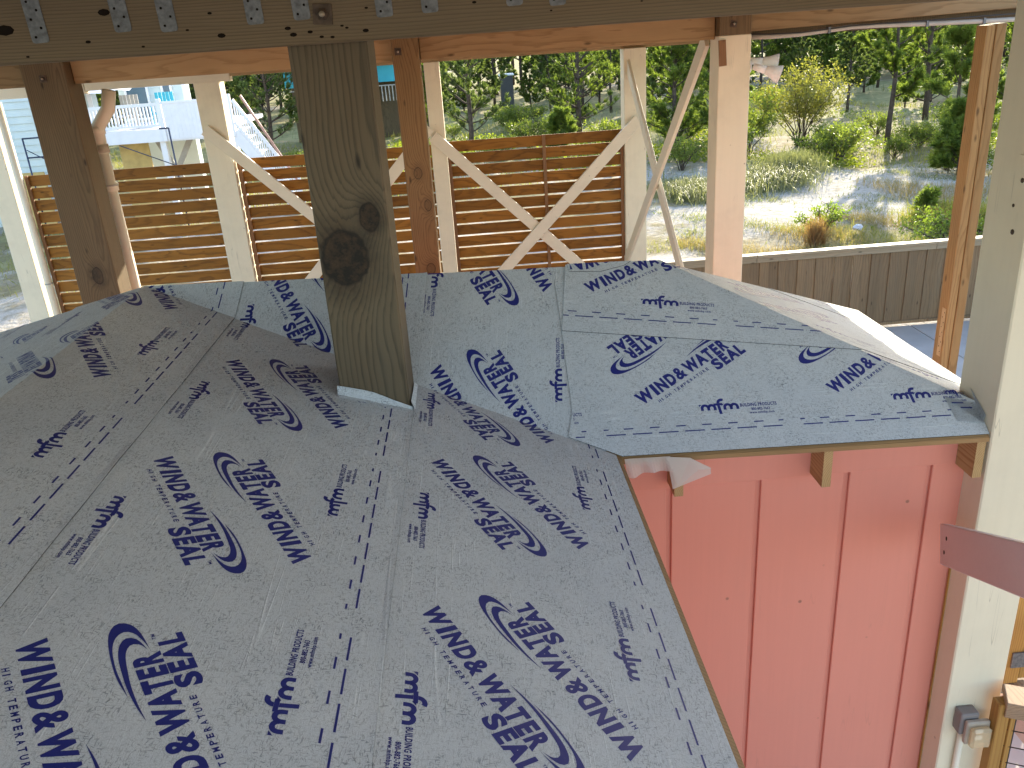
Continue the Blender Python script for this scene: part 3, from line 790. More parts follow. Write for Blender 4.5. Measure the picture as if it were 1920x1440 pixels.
bm.faces.new(vs); bobj('wall_panel', bm, M_pink, shed)

# release film hanging from the eave
bm = bmesh.new(); n = 16; rows = []
for i in range(n+1):
    f = i/n; x = .03+.19*f; top = tl(x, -.026, -.004); drop = .078-.022*f+.006*math.sin(f*9)
    rows.append([bm.verts.new((x+.01*k, -.026-.012*k*math.sin(f*14)-.012*k, top[2]-drop*k)) for k in (0, .33, .66, 1.0)])
for i in range(n):
    for k in range(3): bm.faces.new((rows[i][k], rows[i][k+1], rows[i+1][k+1], rows[i+1][k]))
A_ = [(.205, -.030, -.009), (.228, -.046, -.155), (.385, -.055, -.093), (.384, -.05, -.066), (.30, -.040, -.018)]
B_ = [(.208, -.036, -.008), (.30, -.044, -.016), (.385, -.062, -.066), (.33, -.066, -.062), (.243, -.058, -.142)]
for P_ in (A_, B_): bm.faces.new([bm.verts.new(q) for q in P_])
tag(bobj('plastic_film', bm, M_film, smooth=False), 'crumpled milky plastic film hanging from eave of pink shed', 'plastic film')

# ================================================================== POSTS, BEAMS
def post(name, x0, x1, y0, y1, z0, z1, mat, label, cat='post', group=None, bev=.006):
    t = empty(name, ((x0+x1)/2, (y0+y1)/2, z0), label, cat, group)
    box('shaft', x0, x1, y0, y1, z0, z1, mat, t, bev); return t
def bolt(t, x, y, z, r=.016, plate=.06, rot=0.0, axis='Y'):
    bm = bmesh.new(); bm_box(bm, -plate/2, plate/2, -.005, 0, -plate/2, plate/2, .001)
    bmesh.ops.rotate(bm, verts=bm.verts[:], cent=(0, 0, 0), matrix=Matrix.Rotation(rot, 3, 'Y')); bmesh.ops.translate(bm, verts=bm.verts[:], vec=(x, y, z))
    bobj('washer_plate', bm, M_plate, t)
    tube('bolt_head', [(x, y-.0045, z), (x, y-.016, z)], r*1.25, M_plate, t, 6); tube('bolt_end', [(x, y-.0155, z), (x, y-.024, z)], r*.62, M_bolt, t, 10)
G_post = 'timber posts carrying the raised house'
# main post with knots (local frame: base at z0)
mx0, mx1, my0, my1 = -1.094, -.823, .042, .315
zb = .12
mloc = Vector(((mx0+mx1)/2, (my0+my1)/2, zb))
kn = [(-.891, my0, 1.049, .036, .054), (-1.0, my0, .905, .086, .104)]
M_main = mat_wood('dark_knotty_timber', 'Z', (0.125, 0.088, 0.050), (0.020, 0.013, 0.006), .021, (.23, -.20), .030, fine=.2,
                  knots=[(kx-mloc.x, ky-mloc.y, kz-mloc.z, a, b, .97) for kx, ky, kz, a, b in kn], grey=(.10, .10, .075), greyamt=.35)
mp = empty('knotty_post', mloc, 'dark weathered square post with two black knots rising through the roof', 'post', G_post)
o = box('shaft', mx0, mx1, my0, my1, zb, 1.94, M_main, mp, .007)
# flashing collar (upturned membrane strip) round the foot
bm = bmesh.new()
def za(x): return PA.c((x, 0, 0))[0]*0+(-x)*(H/wA)+tx*x
xs = np.linspace(mx0-.008, mx1+.008, 9)
top = []; bot = []; lip = []
for i, x in enumerate(xs):
    z = za(x)+.012; h = .034+.012*math.sin(i*.5)-.016*(i/8)
    top.append(bm.verts.new((x, my0-.004-.006*math.sin(i*.8)**2, z+h))); bot.append(bm.verts.new((x, my0-.012, z))); lip.append(bm.verts.new((x, my0-.034-.004*math.sin(i*1.3), z-.003)))
for i in range(8):
    bm.faces.new((top[i], bot[i], bot[i+1], top[i+1])); bm.faces.new((bot[i], lip[i], lip[i+1], bot[i+1]))
sx_ = mx1+.006; ys = np.linspace(my0-.012, my1-.02, 5); ra = []; rb = []
for i, y in enumerate(ys):
    z = za(sx_)+.012+max(0., (y-.33))*.7
    ra.append(bm.verts.new((sx_, y, z+.035-.02*i/4))); rb.append(bm.verts.new((sx_+.012, y, z-.004)))
for i in range(4): bm.faces.new((ra[i], rb[i], rb[i+1], ra[i+1]))
uvl = bm.loops.layers.uv.new('UVMap')
for f in bm.faces:
    for lp in f.loops: lp[uvl].uv = (lp.vert.co.x, lp.vert.co.z+lp.vert.co.y)
o = bobj('flashing_strip', bm, M_mem, shed, smooth=False)

# front beam
fb = empty('front_beam', (-.6, -.04, 1.645), 'grey-brown near beam with steel straps across the top', 'beam')
box('timber', -4.2, 3.3, -.08, .038, 1.647, 1.935, M_beam, fb, .005)
sxs = (-2.0, -1.845, -1.58, -1.435, -1.158, -1.008, -.742, -.594, -.318, -.177)
strap = None
for i, x in enumerate(sxs):
    zb_ = 1.718+.004*((i*7) % 3-1)-(.012 if i == 1 else 0)
    bm = bmesh.new(); bm_box(bm, -.027, .027, -.0835, -.0805, 0, 1.934-zb_, 0)
    es = [e for e in bm.edges if abs(e.verts[0].co.x-e.verts[1].co.x) < 1e-6 and abs(e.verts[0].co.z-e.verts[1].co.z) < 1e-6 and e.verts[0].co.z < .01]
    bmesh.ops.bevel(bm, geom=es, offset=.009, segments=2, affect='EDGES', profile=.5)
    bmesh.ops.rotate(bm, verts=bm.verts[:], cent=(0, 0, 0), matrix=Matrix.Rotation(R(-2.0), 3, 'Y'))
    bmesh.ops.translate(bm, verts=bm.verts[:], vec=(x, 0, zb_))
    o = bobj('steel_strap', bm, M_galv, fb)
    for j in range(5):
        zx = zb_+.018+.026*j; xx = x+(.012 if j % 2 else -.012)-.03*(zx-zb_)
        tube('nail_head', [(xx, -.0832, zx), (xx, -.0850, zx)], .0042, M_hole, o, 6)
bolt(fb, -.942, -.080, 1.735, .015, .062, R(4))
for (x, z, r_) in ((-1.70, 1.70, .006), (-1.63, 1.783, .013), (-1.38, 1.715, .004), (-1.30, 1.76, .005), (-1.275, 1.692, .009), (-1.06, 1.70, .007), (-1.045, 1.68, .008), (-.99, 1.685, .006), (-.955, 1.668, .005), (-.92, 1.665, .005),
                   (-.87, 1.69, .004), (-.885, 1.697, .004), (-.80, 1.745, .004), (-.81, 1.678, .007), (-.45, 1.74, .005), (-1.90, 1.668, .004), (-1.53, 1.675, .004), (-1.95, 1.75, .02), (-.2, 1.70, .003), (.1, 1.71, .003)):
    bm = bmesh.new(); bmesh.ops.create_circle(bm, cap_ends=True, radius=r_, segments=8)
    bmesh.ops.scale(bm, verts=bm.verts[:], vec=(1.5, .8, 1)); bmesh.ops.rotate(bm, verts=bm.verts[:], cent=(0, 0, 0), matrix=Matrix.Rotation(R(90), 3, 'X')); bmesh.ops.translate(bm, verts=bm.verts[:], vec=(x, -.0806, z))
    bobj('nail_hole', bm, M_hole, fb)

# row two
Y2 = 4.4
bp = post('brown_post', -4.05, -3.70, Y2, Y2+.27, GZ, 1.94, M_brown, 'brown knotty post beside the cream drainpipe', group=G_post); bolt(bp, -3.885, Y2, 1.569, .014, .055)
bp = post('brown_post', -1.052, -.83, Y2, Y2+.27, GZ, 1.94, M_brown2, 'reddish brown post just behind the dark knotty post', group=G_post); bolt(bp, -1.0, Y2, 1.589, .014, .055, R(3))
wp = empty('white_post', (1.82, Y2+.135, GZ), 'broad white post with brown bare top and floodlights', 'post', G_post)
box('shaft', 1.68, 1.955, Y2, Y2+.27, GZ, 1.538, M_white, wp, .006)
box('bare_top', 1.683, 1.952, Y2+.003, Y2+.267, 1.538, 1.94, M_brown, wp, .004); bolt(wp, 1.80, Y2+.003, 1.625, .015, .055, R(8))
bar('angle_bracket', (1.70, Y2-.012, 1.505), (1.715, Y2-.012, 1.30), .06, .02, M_stile, wp, (0, 1, 0))
G_beam = 'beams under the raised house'
ob = tag(box('orange_beam', -3.695, -1.055, Y2+.12, Y2+.30, 1.512, 1.80, M_orangebeam, None, .005, rebase=(-2.4, Y2+.2, 1.512)), 'orange beam between the two brown posts', 'beam', G_beam)
ob = tag(box('orange_beam', -.826, 1.678, Y2+.12, Y2+.30, 1.512, 1.80, M_orangebeam, None, .005, rebase=(.4, Y2+.2, 1.512)), 'long orange beam running from brown post to white post', 'beam', G_beam)
ob = tag(box('orange_beam', -7., -4.055, Y2+.12, Y2+.30, 1.512, 1.80, M_orangebeam, None, .005, rebase=(-5, Y2+.2, 1.512)), 'short end of orange beam left of the brown post', 'beam', G_beam)
ob = tag(bar('orange_beam', (1.96, Y2+.12, 1.70), (4.6, Y2+.12, 1.745), .08, .29, M_orangebeam, None, (0, 0, 1), .004, rebase=(3, Y2+.12, 1.6)), 'nail-pocked beam right of the white post above a grey conduit', 'beam', G_beam)
ob = tag(box('under_beam', 1.96, 4.6, Y2+.17, Y2+.26, 1.505, 1.70, M_brown, None, .004, rebase=(3, Y2+.2, 1.505)), 'dark lower board behind the sagging grey conduit', 'beam')
cz = [(1.94, 1.512), (2.15, 1.505), (2.4, 1.508), (2.65, 1.524), (2.85, 1.537), (3.1, 1.535), (3.5, 1.522), (4.0, 1.512), (4.6, 1.505)]
cd_ = empty('cable_conduit', (3, Y2+.10, 1.5), 'grey conduit sagging along the right-hand beam', 'conduit')
tube('pipe', [(x, Y2+.10, z-.002) for x, z in cz], .020, M_conduit, cd_, 8)
tube('thin_cable', [(x, Y2+.075, z+.028+.02*math.sin(x*1.7)) for x, z in cz], .006, M_wire, cd_, 6)
for x, z in (cz[3], cz[6], cz[7]): box('clip', x-.01, x+.01, Y2+.070, Y2+.13, z-.026, z+.024, M_galv, cd_)
# row three
Y3 = 8.6
w3 = [(-6.80, -6.53, 'far left white post with thin pipe along its side'), (-3.925, -3.60, 'white post below the white header, left of the dark knotty post'), (-.962, -.762, 'slim white post right of the reddish brown post'), (1.655, 1.95, 'white post at the right end of the slat fence')]
w3p = []
for (a, b, lab) in w3: w3p.append(post('white_post', a, b, Y3, Y3+.27, GZ, 1.42, M_white, lab, group=G_post))
hd = empty('white_header', (-5.2, Y3+.1, 1.36), 'white painted header board over the left white posts', 'beam', G_beam)
box('board', -5.27, -3.44, Y3-.05, Y3+.10, 1.362, 1.47, M_whiteX, hd, .004); box('end_board', -5.46, -5.20, Y3-.06, Y3-.052, 1.48, 1.70, M_white, hd)
tag(box('white_header', -7.0, -5.28, Y3-.05, Y3+.10, 1.33, 1.49, M_whiteX, None, .004, rebase=(-6, Y3, 1.33)), 'white painted header board at the far left edge', 'beam', G_beam)
tag(box('rear_beam', -7.0, 3.05, Y3+.102, Y3+.25, 1.418, 1.70, M_orangebeam, None, .004, rebase=(-2, Y3+.1, 1.418)), 'rear beam whose lower edge shows under the long orange beam', 'beam', G_beam)
tag(box('top_plate', -3.435, 1.6, Y3-.05, Y3+.10, 1.422, 1.70, M_orangebeam, None, .004, rebase=(-1, Y3, 1.43)), 'orange board above the slat fence, front of the rear beam', 'beam', G_beam)
# braces
G_br = 'white diagonal braces between posts'
yb_ = Y3-.035
def brace(p, q, y, lab, w=.15, t=.04):
    o = bar('diagonal_brace', (p[0], y, p[1]), (q[0], y, q[1]), t, w, M_whiteX, None, (0, 0, 1), .004, rebase=(p[0], y, p[1])); return tag(o, lab, 'brace', G_br)
brace((-.93, .50), (1.30, -1.73), yb_, 'white brace falling to the right from the slim white post')
brace((1.83, .53), (-.45, -1.73), yb_-.045, 'white brace falling to the left from the slat fence end post')
brace((-3.88, .79), (-1.36, -1.72), yb_, 'white brace falling to the right behind the dark knotty post')
brace((-.96, .62), (-3.5, -2.02), yb_-.045, 'white brace falling to the left behind both brown posts')
def brace_x(p, q, x, lab):
    o = bar('diagonal_brace', (x, *p), (x, *q), .04, .15, M_whiteX, None, (0, 0, 1), .004, rebase=(x, *p)); return tag(o, lab, 'brace', G_br)
brace_x((8.75, 1.30), (5.0, -1.31), 1.715, 'slender white brace coming forward from the fence end post')
brace_x((4.72, 1.52), (8.85, -1.58), 1.66, 'white brace leaning from the broad white post top down to the left')
# big right post
rp = empty('white_post', (1.72, .12, GZ), 'large pale grey-white post at the right corner of the shed', 'post', G_post)
px0, px1, py0, py1 = 1.588, 1.857, -.021, .255
box('shaft', px0, px1, py0, py1, GZ, 1.94, M_greypost, rp, .006)
box('bare_strip', px0-.006, px0-.0005, .105, .116, -2.5, -.70, M_yellow, rp)
for (y, z, r_) in ((.05, 1.00, .010), (.08, .90, .007), (.06, .80, .011)):
    tube('screw_hole', [(px0+.002, y, z), (px0-.002, y, z)], r_, M_plate, rp, 8)
box('cut_notch', px0-.03, px0-.0005, -.018, .05, 1.06, 1.10, M_greypost, rp)
mb = empty('mauve_board', (1.4, -.06, -.54), 'mauve painted rail board rising past the large pale post', 'rail board')
bar('board', (1.438, -.05, -.548), (1.02, -1.45, .235), .04, .178, M_pinkgrey, mb, (0, 0, 1), .004)
_bd = (Vector((1.02, -1.45, .235))-Vector((1.438, -.05, -.548))).normalized(); _bn = _bd.cross(Vector((0, 0, 1))).normalized(); _bn = _bn if _bn.x < 0 else -_bn
for (u_, h_) in ((.09, .035), (.085, -.035)):
    q = Vector((1.438, -.05, -.548))+_bd*u_+_bn*.02+Vector((0, 0, h_)); tube('screw_head', [q-_bn*.002, q+_bn*.002], .009, M_plate, mb, 8)
# orange stud with strap
st = empty('orange_stud', (3.335, 3.27, GZ), 'orange-brown doubled stud with perforated steel strap beside the pale post', 'stud', G_post)
box('stud_board', 3.262, 3.330, 3.205, 3.335, GZ, 1.50, M_orange, st, .004); box('stud_board', 3.333, 3.408, 3.20, 3.34, GZ, 1.507, M_orange, st, .004)
bm = bmesh.new(); bm_box(bm, 3.258, 3.2605, 3.22, 3.275, -1.03, -.62, .0); o = bobj('perforated_strap', bm, mat_plain('tan_strap', (.5, .36, .2), .45, .1, 30, .5, .3), st)
for j in range(9): tube('strap_hole', [(3.2585, 3.247+(.011 if j % 2 else -.011), -.655-.042*j), (3.2575, 3.247+(.011 if j % 2 else -.011), -.655-.042*j)], .005, M_hole, o, 6)

# floodlight on white post
fl = empty('floodlight', (1.96, Y2+.1, 1.27), 'white twin-head floodlight on the side of the broad white post', 'floodlight')
tube('mount', [(1.956, Y2+.10, 1.28), (1.985, Y2+.10, 1.28)], .055, M_lamp, fl, 14)
for (dy, dz, a) in ((.0, .035, -8), (-.10, -.012, -20)):
    c = Vector((2.00, Y2+.10+dy, 1.285+dz)); d = Vector((math.cos(R(a)), -.25, math.sin(R(a)))).normalized()
    o = tube('lamp_holder', [c-d*.02, c+d*.085], [.026, .034], M_lamp, fl, 12)
    h = tube('lamp_shade', [c+d*.08, c+d*.105, c+d*.135, c+d*.215], [.03, .04, .047, .078], M_lamp, fl, 14)

# drain pipes
dp = empty('drainpipe', (-3.62, 4.85, GZ), 'cream plastic drainpipe with an elbow beside the brown post', 'pipe')
tube('upper_pipe', [(-3.56, 4.85, 1.44), (-3.60, 4.85, 1.29), (-3.735, 4.85, 1.13), (-3.745, 4.85, .97)], .058, M_pvc, dp, 14)
tube('lower_pipe', [(-3.745, 4.85, .97), (-3.735, 4.85, GZ)], .055, M_pvc, dp, 14)
for z, r_ in ((1.115, .068), (.96, .066), (.955, .066), (.62, .066)):
    tube('coupling', [(-3.742, 4.85, z-.035), (-3.742, 4.85, z+.035)], r_, M_pvc, dp, 14)
tube('wall_strap', [(-3.742, 4.85, .63), (-3.742, 4.85, .645)], .072, M_conduit, dp, 14)
dp = empty('thin_pipe', (-6.40, 8.62, GZ), 'thin cream pipe standing against the far left white post', 'pipe')
tube('pipe', [(-6.43, 8.62, 1.3), (-6.42, 8.62, GZ)], .05, M_pvc, dp, 12); tube('clip', [(-6.42, 8.62, -1.10), (-6.42, 8.62, -1.085)], .06, M_conduit, dp, 10)

# ================================================================== FENCES
def slat_fence(x0, x1, ztop, stiles, label):
    t = empty('slat_fence', ((x0+x1)/2, Y3+.1, GZ), label, 'fence', 'slat fence panels between white posts')
    me0 = None; b = org(t)
    segs = [x0]+[s for s in stiles if x0+.05 < s < x1-.05]+[x1]
    for i in range(len(segs)-1):
        a, c = segs[i]+.004, segs[i+1]-.004
        bm = bmesh.new(); bm_box(bm, -(c-a)/2, (c-a)/2, -.012, .012, -.07, .07, .003)
        me = bpy.data.meshes.new('slat'); bm.to_mesh(me); bm.free(); me.materials.append(M_slat)
        for k in range(18):
            z = ztop-.07-k*.1625
            if z < GZ+.06: break
            o = bpy.data.objects.new('slat', me); COL.objects.link(o); o.parent = t
            o.location = Vector(((a+c)/2, Y3+.12+rng.uniform(-.003, .003), z))-b
            o.rotation_euler = (rng.uniform(-.05, .05), rng.uniform(-.004, .004), 0)
    for s in stiles: box('stile', s-.022, s+.022, Y3+.07, Y3+.106, GZ, ztop+.005, M_stile, t, .003)
    return t
slat_fence(-6.40, -3.93, .355, (-5.42, -6.36), 'orange slat fence panel left of the drainpipe and round to the white header post')
slat_fence(-3.595, -.965, .375, (-3.55, -2.2), 'orange slat fence panel behind the dark knotty post')
slat_fence(-.76, 1.652, .400, (-.735, .56, 1.63), 'orange slat fence panel crossed by two big white braces')
bf = empty('board_fence', (6, Y3+.02, GZ), 'weathered vertical board fence with pale cap rail', 'fence')
x = 1.96; meP = []
for v in range(4):
    bm = bmesh.new(); bm_box(bm, -.068, .068, -.010, .010, 0, 1.16, .003)
    me = bpy.data.meshes.new('fence_board'); bm.to_mesh(me); bm.free(); me.materials.append(M_picket); meP.append(me)
ORI_bf = org(bf); k = 0
while x < 11.0:
    o = bpy.data.objects.new('fence_board', meP[k % 4]); COL.objects.link(o); o.parent = bf
    o.location = Vector((x+.068, Y3+.012+(.016 if k % 2 else 0)+rng.uniform(-.002, .002), GZ+.015+rng.uniform(-.008, .008)))-ORI_bf; o.scale = ((1.12 if k % 2 else .985)*rng.uniform(.985, 1.0), 1, 1)
    o.rotation_euler = (0, rng.uniform(-.006, .006), 0)
    x += .1375; k += 1
for a, b in ((1.96, 3.55), (3.55, 6.2), (6.2, 8.9), (8.9, 11.05)):
    box('cap_rail', a+.002, b-.002, Y3-.045, Y3+.10, -1.508, -1.470, M_caprail, bf, .004)
    box('top_trim', a+.002, b-.002, Y3-.024, Y3-.005, -1.585, -1.510, M_caprail, bf, .003)
    box('kick_board', a+.002, b-.002, Y3-.026, Y3-.006, GZ+.005, GZ+.05, M_picket, bf, .003)

# right foreground: outlet box, conduit, railing
ox = empty('outlet_box', (1.66, -.15, -1.55), 'grey outlet box with clear bubble cover on the pale post', 'outlet box')
box('back_box', 1.632, 1.722, -.085, -.0225, -1.635, -1.51, M_greybox, ox, .006)
box('cover_frame', 1.647, 1.762, -.115, -.087, -1.67, -1.535, mat_plain('cover_grey', (.38, .34, .28), .4, .1, 30), ox, .006)
box('bubble_cover', 1.655, 1.754, -.155, -.117, -1.665, -1.55, M_cover, ox, .012)
for z in (-1.585, -1.625): box('receptacle', 1.687, 1.727, -.125, -.1165, z-.014, z+.014, M_lamp, ox, .004)
tube('conduit', [(1.672, -.045, -1.635), (1.672, -.045, GZ)], .0165, M_pvc, ox, 10)
rl = empty('deck_railing', (2.1, -.2, GZ), 'yellow timber railing with black wire mesh at lower right', 'railing')
def rail_pt(f, z=0.): return Vector((1.77+.95*f, -.10-.36*f, -1.33+z-.10*f))
p0, p1 = Vector((1.80, -.115, -1.385)), Vector((2.91, -.62, -1.385))
bar('top_rail', p0, p1, .14, .038, M_yellowX, rl, (0, 0, 1), .004)
d = (p1-p0).normalized()
bar('side_rail', p0+Vector((-.005, -.028, -.055)), p1+Vector((0, -.028, -.055)), .03, .07, M_yellowX, rl, (0, 0, 1), .003)
box('post', 1.765, 1.825, -.145, -.085, GZ, -1.41, M_yellow, rl, .004); box('stop', 1.829, 1.86, -.15, -.12, GZ, -1.42, M_yellow, rl, .003)
for i in range(12):
    q = p0+d*(.06+.1*i)+Vector((0, -.01, 0)); tube('wire', [q+Vector((0, 0, -.05)), Vector((q.x, q.y, GZ+.1))], .0032, M_wire, rl, 5)
for j in range(12):
    z = -.085-.1*j; tube('wire', [p0+d*.03+Vector((0, -.012, z)), p1+Vector((0, -.012, z))], .0032, M_wire, rl, 5)
tr = empty('timber_stand', (2.33, .45, GZ), 'yellow timber post with steel connector at the right edge', 'post')
box('post', 2.22, 2.31, .46, .55, -1.88, -1.2, M_yellow, tr, .004); box('post', 2.315, 2.40, .47, .56, -1.86, -1.2, M_yellow, tr, .004); box('connector_plate', 2.245, 2.325, .448, .456, -1.76, -1.66, M_galv, tr)
box('sole_board', 2.1, 2.6, .44, .60, -1.93, -1.885, M_yellowX, tr, .004)

# ================================================================== NEIGHBOUR HOUSE (left, about 25 m off)
M_siding = mat_plain('aqua_siding', (0.58, 0.63, 0.61), .55, .05, 3)
M_whitep = mat_plain('white_vinyl', (0.76, 0.74, 0.76), .45, .04, 5)
M_tan = mat_plain('tan_plywood', (0.50, 0.35, 0.13), .7, .15, 4)
M_glassd = mat_plain('window_glass', (0.10, 0.15, 0.19), .12, .1, 2, .6)
M_greyw = mat_plain('grey_timber', (0.36, 0.34, 0.31), .7, .15, 6)
M_scaf = mat_plain('blue_black_tube', (0.035, 0.045, 0.085), .45, .1, 20, .5, .3)
M_salmon = mat_plain('salmon_handrail', (0.46, 0.25, 0.19), .6, .1, 10)
M_teal = mat_plain('teal_siding', (0.04, 0.36, 0.46), .6, .05, 3)
M_darkbox = mat_plain('dark_cabinet', (0.055, 0.05, 0.05), .6, .1, 5)
hs = empty('beach_house', (-14, 25, GZ), 'pale aqua sided house with white deck beyond the slat fence', 'house')
def siding(x0, x1, y, z0, z1, step=.205):
    n = int((z1-z0)/step)
    for k in range(n):
        z = z0+k*step; bm = bmesh.new()
        v = [bm.verts.new(p) for p in ((x0, y-.04, z), (x1, y-.04, z), (x1, y-.004, z+step), (x0, y-.004, z+step), (x0, y, z), (x1, y, z))]
        bm.faces.new((v[0], v[1], v[2], v[3])); bm.faces.new((v[1], v[0], v[4], v[5])); bobj('siding_board', bm, M_siding, hs)
box('wall', -26, -11.3, 23.6, 24.0, GZ, 7.5, M_siding, hs); siding(-26, -11.3, 23.6, -2.2, 4.4)
box('wall', -11.31, -9.2, 25.8, 26.2, GZ, 7.5, M_siding, hs); siding(-11.3, -9.28, 25.8, -.3, 4.6)
box('corner_trim', -9.30, -9.18, 25.74, 25.80, -.3, 7, M_whitep, hs); box('corner_trim', -11.40, -11.28, 23.54, 23.60, -2.4, 7, M_whitep, hs)
for (a, b, z0, z1) in ((-11.1, -10.35, .0, 2.2), (-9.95, -9.6, .5, 2.2)):
    f = empty('window', (0, 0, 0), None, None); f.parent = hs; f.location = Vector((0, 0, 0)); del f
    fr = bmesh.new()
    for q in ((a, a+.07, z0, z1), (b-.07, b, z0, z1), (a+.07, b-.07, z1-.07, z1), (a+.07, b-.07, z0, z0+.07)): bm_box(fr, q[0], q[1], 25.70, 25.775, q[2], q[3])
    fo = bobj('window', fr, M_whitep, hs); box('pane', a+.07, b-.07, 25.735, 25.745, z0+.07, z1-.07, M_glassd, fo)
for o in [o for o in bpy.data.objects if o.type == 'EMPTY' and o.name.startswith('window')]: bpy.data.objects.remove(o)
dk = empty('white_deck', (-8.8, 22, GZ), 'white railed deck and stairs on posts beside the aqua house', 'deck')
box('deck_floor', -11.2, -6.9, 22.0, 25.7, -.16, -.06, M_whitep, dk)
box('fascia', -11.2, -6.9, 21.96, 21.998, -.40, -.05, M_whitep, dk)
for x in (-11.1, -8.86, -7.2, -6.95): box('rail_post', x-.055, x+.055, 21.90, 22.01, -.4, .74, M_whitep, dk, .01)
box('top_rail', -11.05, -8.92, 21.93, 21.99, .56, .64, M_whitep, dk); box('bottom_rail', -11.05, -8.92, 21.93, 21.985, .015, .075, M_whitep, dk)
me = None
bm = bmesh.new(); bm_box(bm, -.019, .019, -.015, .015, 0, .485); me = bpy.data.meshes.new('baluster'); bm.to_mesh(me); bm.free(); me.materials.append(M_whitep)
for k in range(23):
    o = bpy.data.objects.new('baluster', me); COL.objects.link(o); o.parent = dk; o.location = Vector((-10.97+k*.092, 21.96, .075))-org(dk)
for k in range(14): box('panel_board', -8.79+k*.11+.0015, -8.79+(k+1)*.11-.0015, 21.93, 21.96, -.36, .60, M_whitep, dk)
box('top_rail', -8.80, -7.25, 21.91, 21.99, .60, .66, M_whitep, dk)
for k in range(3):
    o = bpy.data.objects.new('baluster', me); COL.objects.link(o); o.parent = dk; o.location = Vector((-7.13+k*.07, 21.96, .075))-org(dk)
box('top_rail', -7.14, -7.0, 21.92, 21.99, .56, .64, M_whitep, dk)
# stair flight with panelled side
bar('stringer', (-6.93, 21.95, -.30), (-5.45, 21.95, -2.62), .05, .30, M_whitep, dk); bar('sloping_rail', (-6.85, 21.95, .58), (-5.33, 21.95, -1.86), .05, .09, M_whitep, dk); bar('sloping_rail', (-6.88, 21.95, -.02), (-5.36, 21.95, -2.40), .05, .07, M_whitep, dk)
box('rail_post', -5.42, -5.30, 21.90, 22.0, GZ, -1.62, M_whitep, dk, .01)
for k in range(25):
    xx = -6.83+k*.06; z_ = .58-(xx+6.85)*1.605; box('baluster', xx-.0165, xx+.0165, 21.935, 21.965, z_-.62, z_, M_whitep, dk)
bar('handrail', (-6.60, 21.93, .68), (-5.25, 21.93, -2.0), .07, .06, M_salmon, dk)
for k in range(11): bar('tread', (-6.85+k*.135, 22.02, -.25-k*.22), (-6.85+k*.135, 23.0, -.25-k*.22), .26, .035, M_whitep, dk)
for x in (-9.0, -7.55, -7.0): box('deck_post', x-.08, x+.08, 22.05, 22.2, GZ, -.16, M_whitep, dk)
bar('cross_brace', (-9.6, 23.2, -.3), (-8.6, 23.2, -2.6), .05, .16, M_greyw, dk); bar('cross_brace', (-8.5, 23.28, -.3), (-9.9, 23.28, -2.6), .05, .16, M_greyw, dk)
bar('cross_brace', (-8.6, 24.2, -.4), (-7.2, 24.2, -1.6), .05, .14, M_whitep, dk); bar('cross_brace', (-7.2, 24.25, -.4), (-8.6, 24.25, -1.6), .05, .14, M_whitep, dk)
tag(box('plywood_screen', -10.6, -9.75, 23.0, 23.05, GZ, -.42, M_tan, None, rebase=(-10.2, 23, GZ)), 'tan plywood screen standing under the white deck', 'plywood sheet')
tag(box('plywood_screen', -13.9, -12.6, 22.3, 22.36, GZ, -1.02, M_tan, None, rebase=(-13, 22.3, GZ)), 'tan plywood sheet at the foot of the aqua wall', 'plywood sheet')
um = empty('patio_umbrella', (-10.75, 23.0, -.06), 'bright white patio umbrella over the deck', 'umbrella')
bm = bmesh.new(); ap = bm.verts.new((-11.4, 23.0, 1.75)); rr = [bm.verts.new((-11.4+1.45*math.cos(a), 23.0+1.45*math.sin(a), .98+.05*(i % 2))) for i, a in enumerate(np.linspace(0, 2*math.pi, 17)[:-1])]
for i in range(16): bm.faces.new((ap, rr[i], rr[(i+1) % 16]))
bobj('canopy', bm, M_whitep, um); tube('pole', [(-11.4, 23, -.06), (-11.4, 23, 1.72)], .025, M_whitep, um)
def deck_chair(x, y, mat, lab):
    t = empty('deck_chair', (x, y, -.06), lab, 'chair', 'chairs on the white deck')
    for k in range(5): box('back_slat', x-.27+k*.11, x-.27+k*.11+.09, y+.30, y+.33, .2, .85, mat, t)
    box('seat', x-.3, x+.3, y-.25, y+.3, .26, .30, mat, t)
    for sx in (-.32, .28):
        box('leg', x+sx, x+sx+.05, y-.25, y-.18, -.06, .5, mat, t); box('arm', x+sx-.02, x+sx+.08, y-.28, y+.3, .5, .53, mat, t)
deck_chair(-10.2, 23.2, M_greyw, 'weathered brown chair behind the deck balusters, left one'); deck_chair(-9.3, 23.6, M_teal, 'teal chair behind the deck balusters, nearer the panel')
sc = empty('scaffold_frame', (-12, 20.5, GZ), 'blue-black scaffold frame in front of the aqua wall', 'scaffold')
def pole(a, b, r=.022): tube('scaffold_tube', [a, b], r, M_scaf, sc, 6)
ys = 20.5
for x in (-12.05, -10.85, -8.25): pole((x, ys, GZ), (x, ys, .05)); 
pole((-12.05, ys, .04), (-10.85, ys, .05)); pole((-12.05, ys, -.45), (-10.85, ys, -.45)); pole((-12.05, ys, -1.0), (-10.85, ys, -1.0)); pole((-8.5, ys, .05), (-8.25, ys, .05))
pole((-12.0, ys-.03, -.25), (-9.9, ys-.03, -1.6), .014); pole((-10.2, ys-.05, -.1), (-11.5, ys-.05, -1.6), .014); pole((-8.27, ys-.03, -.9), (-9.6, ys-.03, -.3), .014)
th = empty('teal_house', (-4.6, 41, GZ), 'teal sided house glimpsed between the two nearest brown posts', 'house')
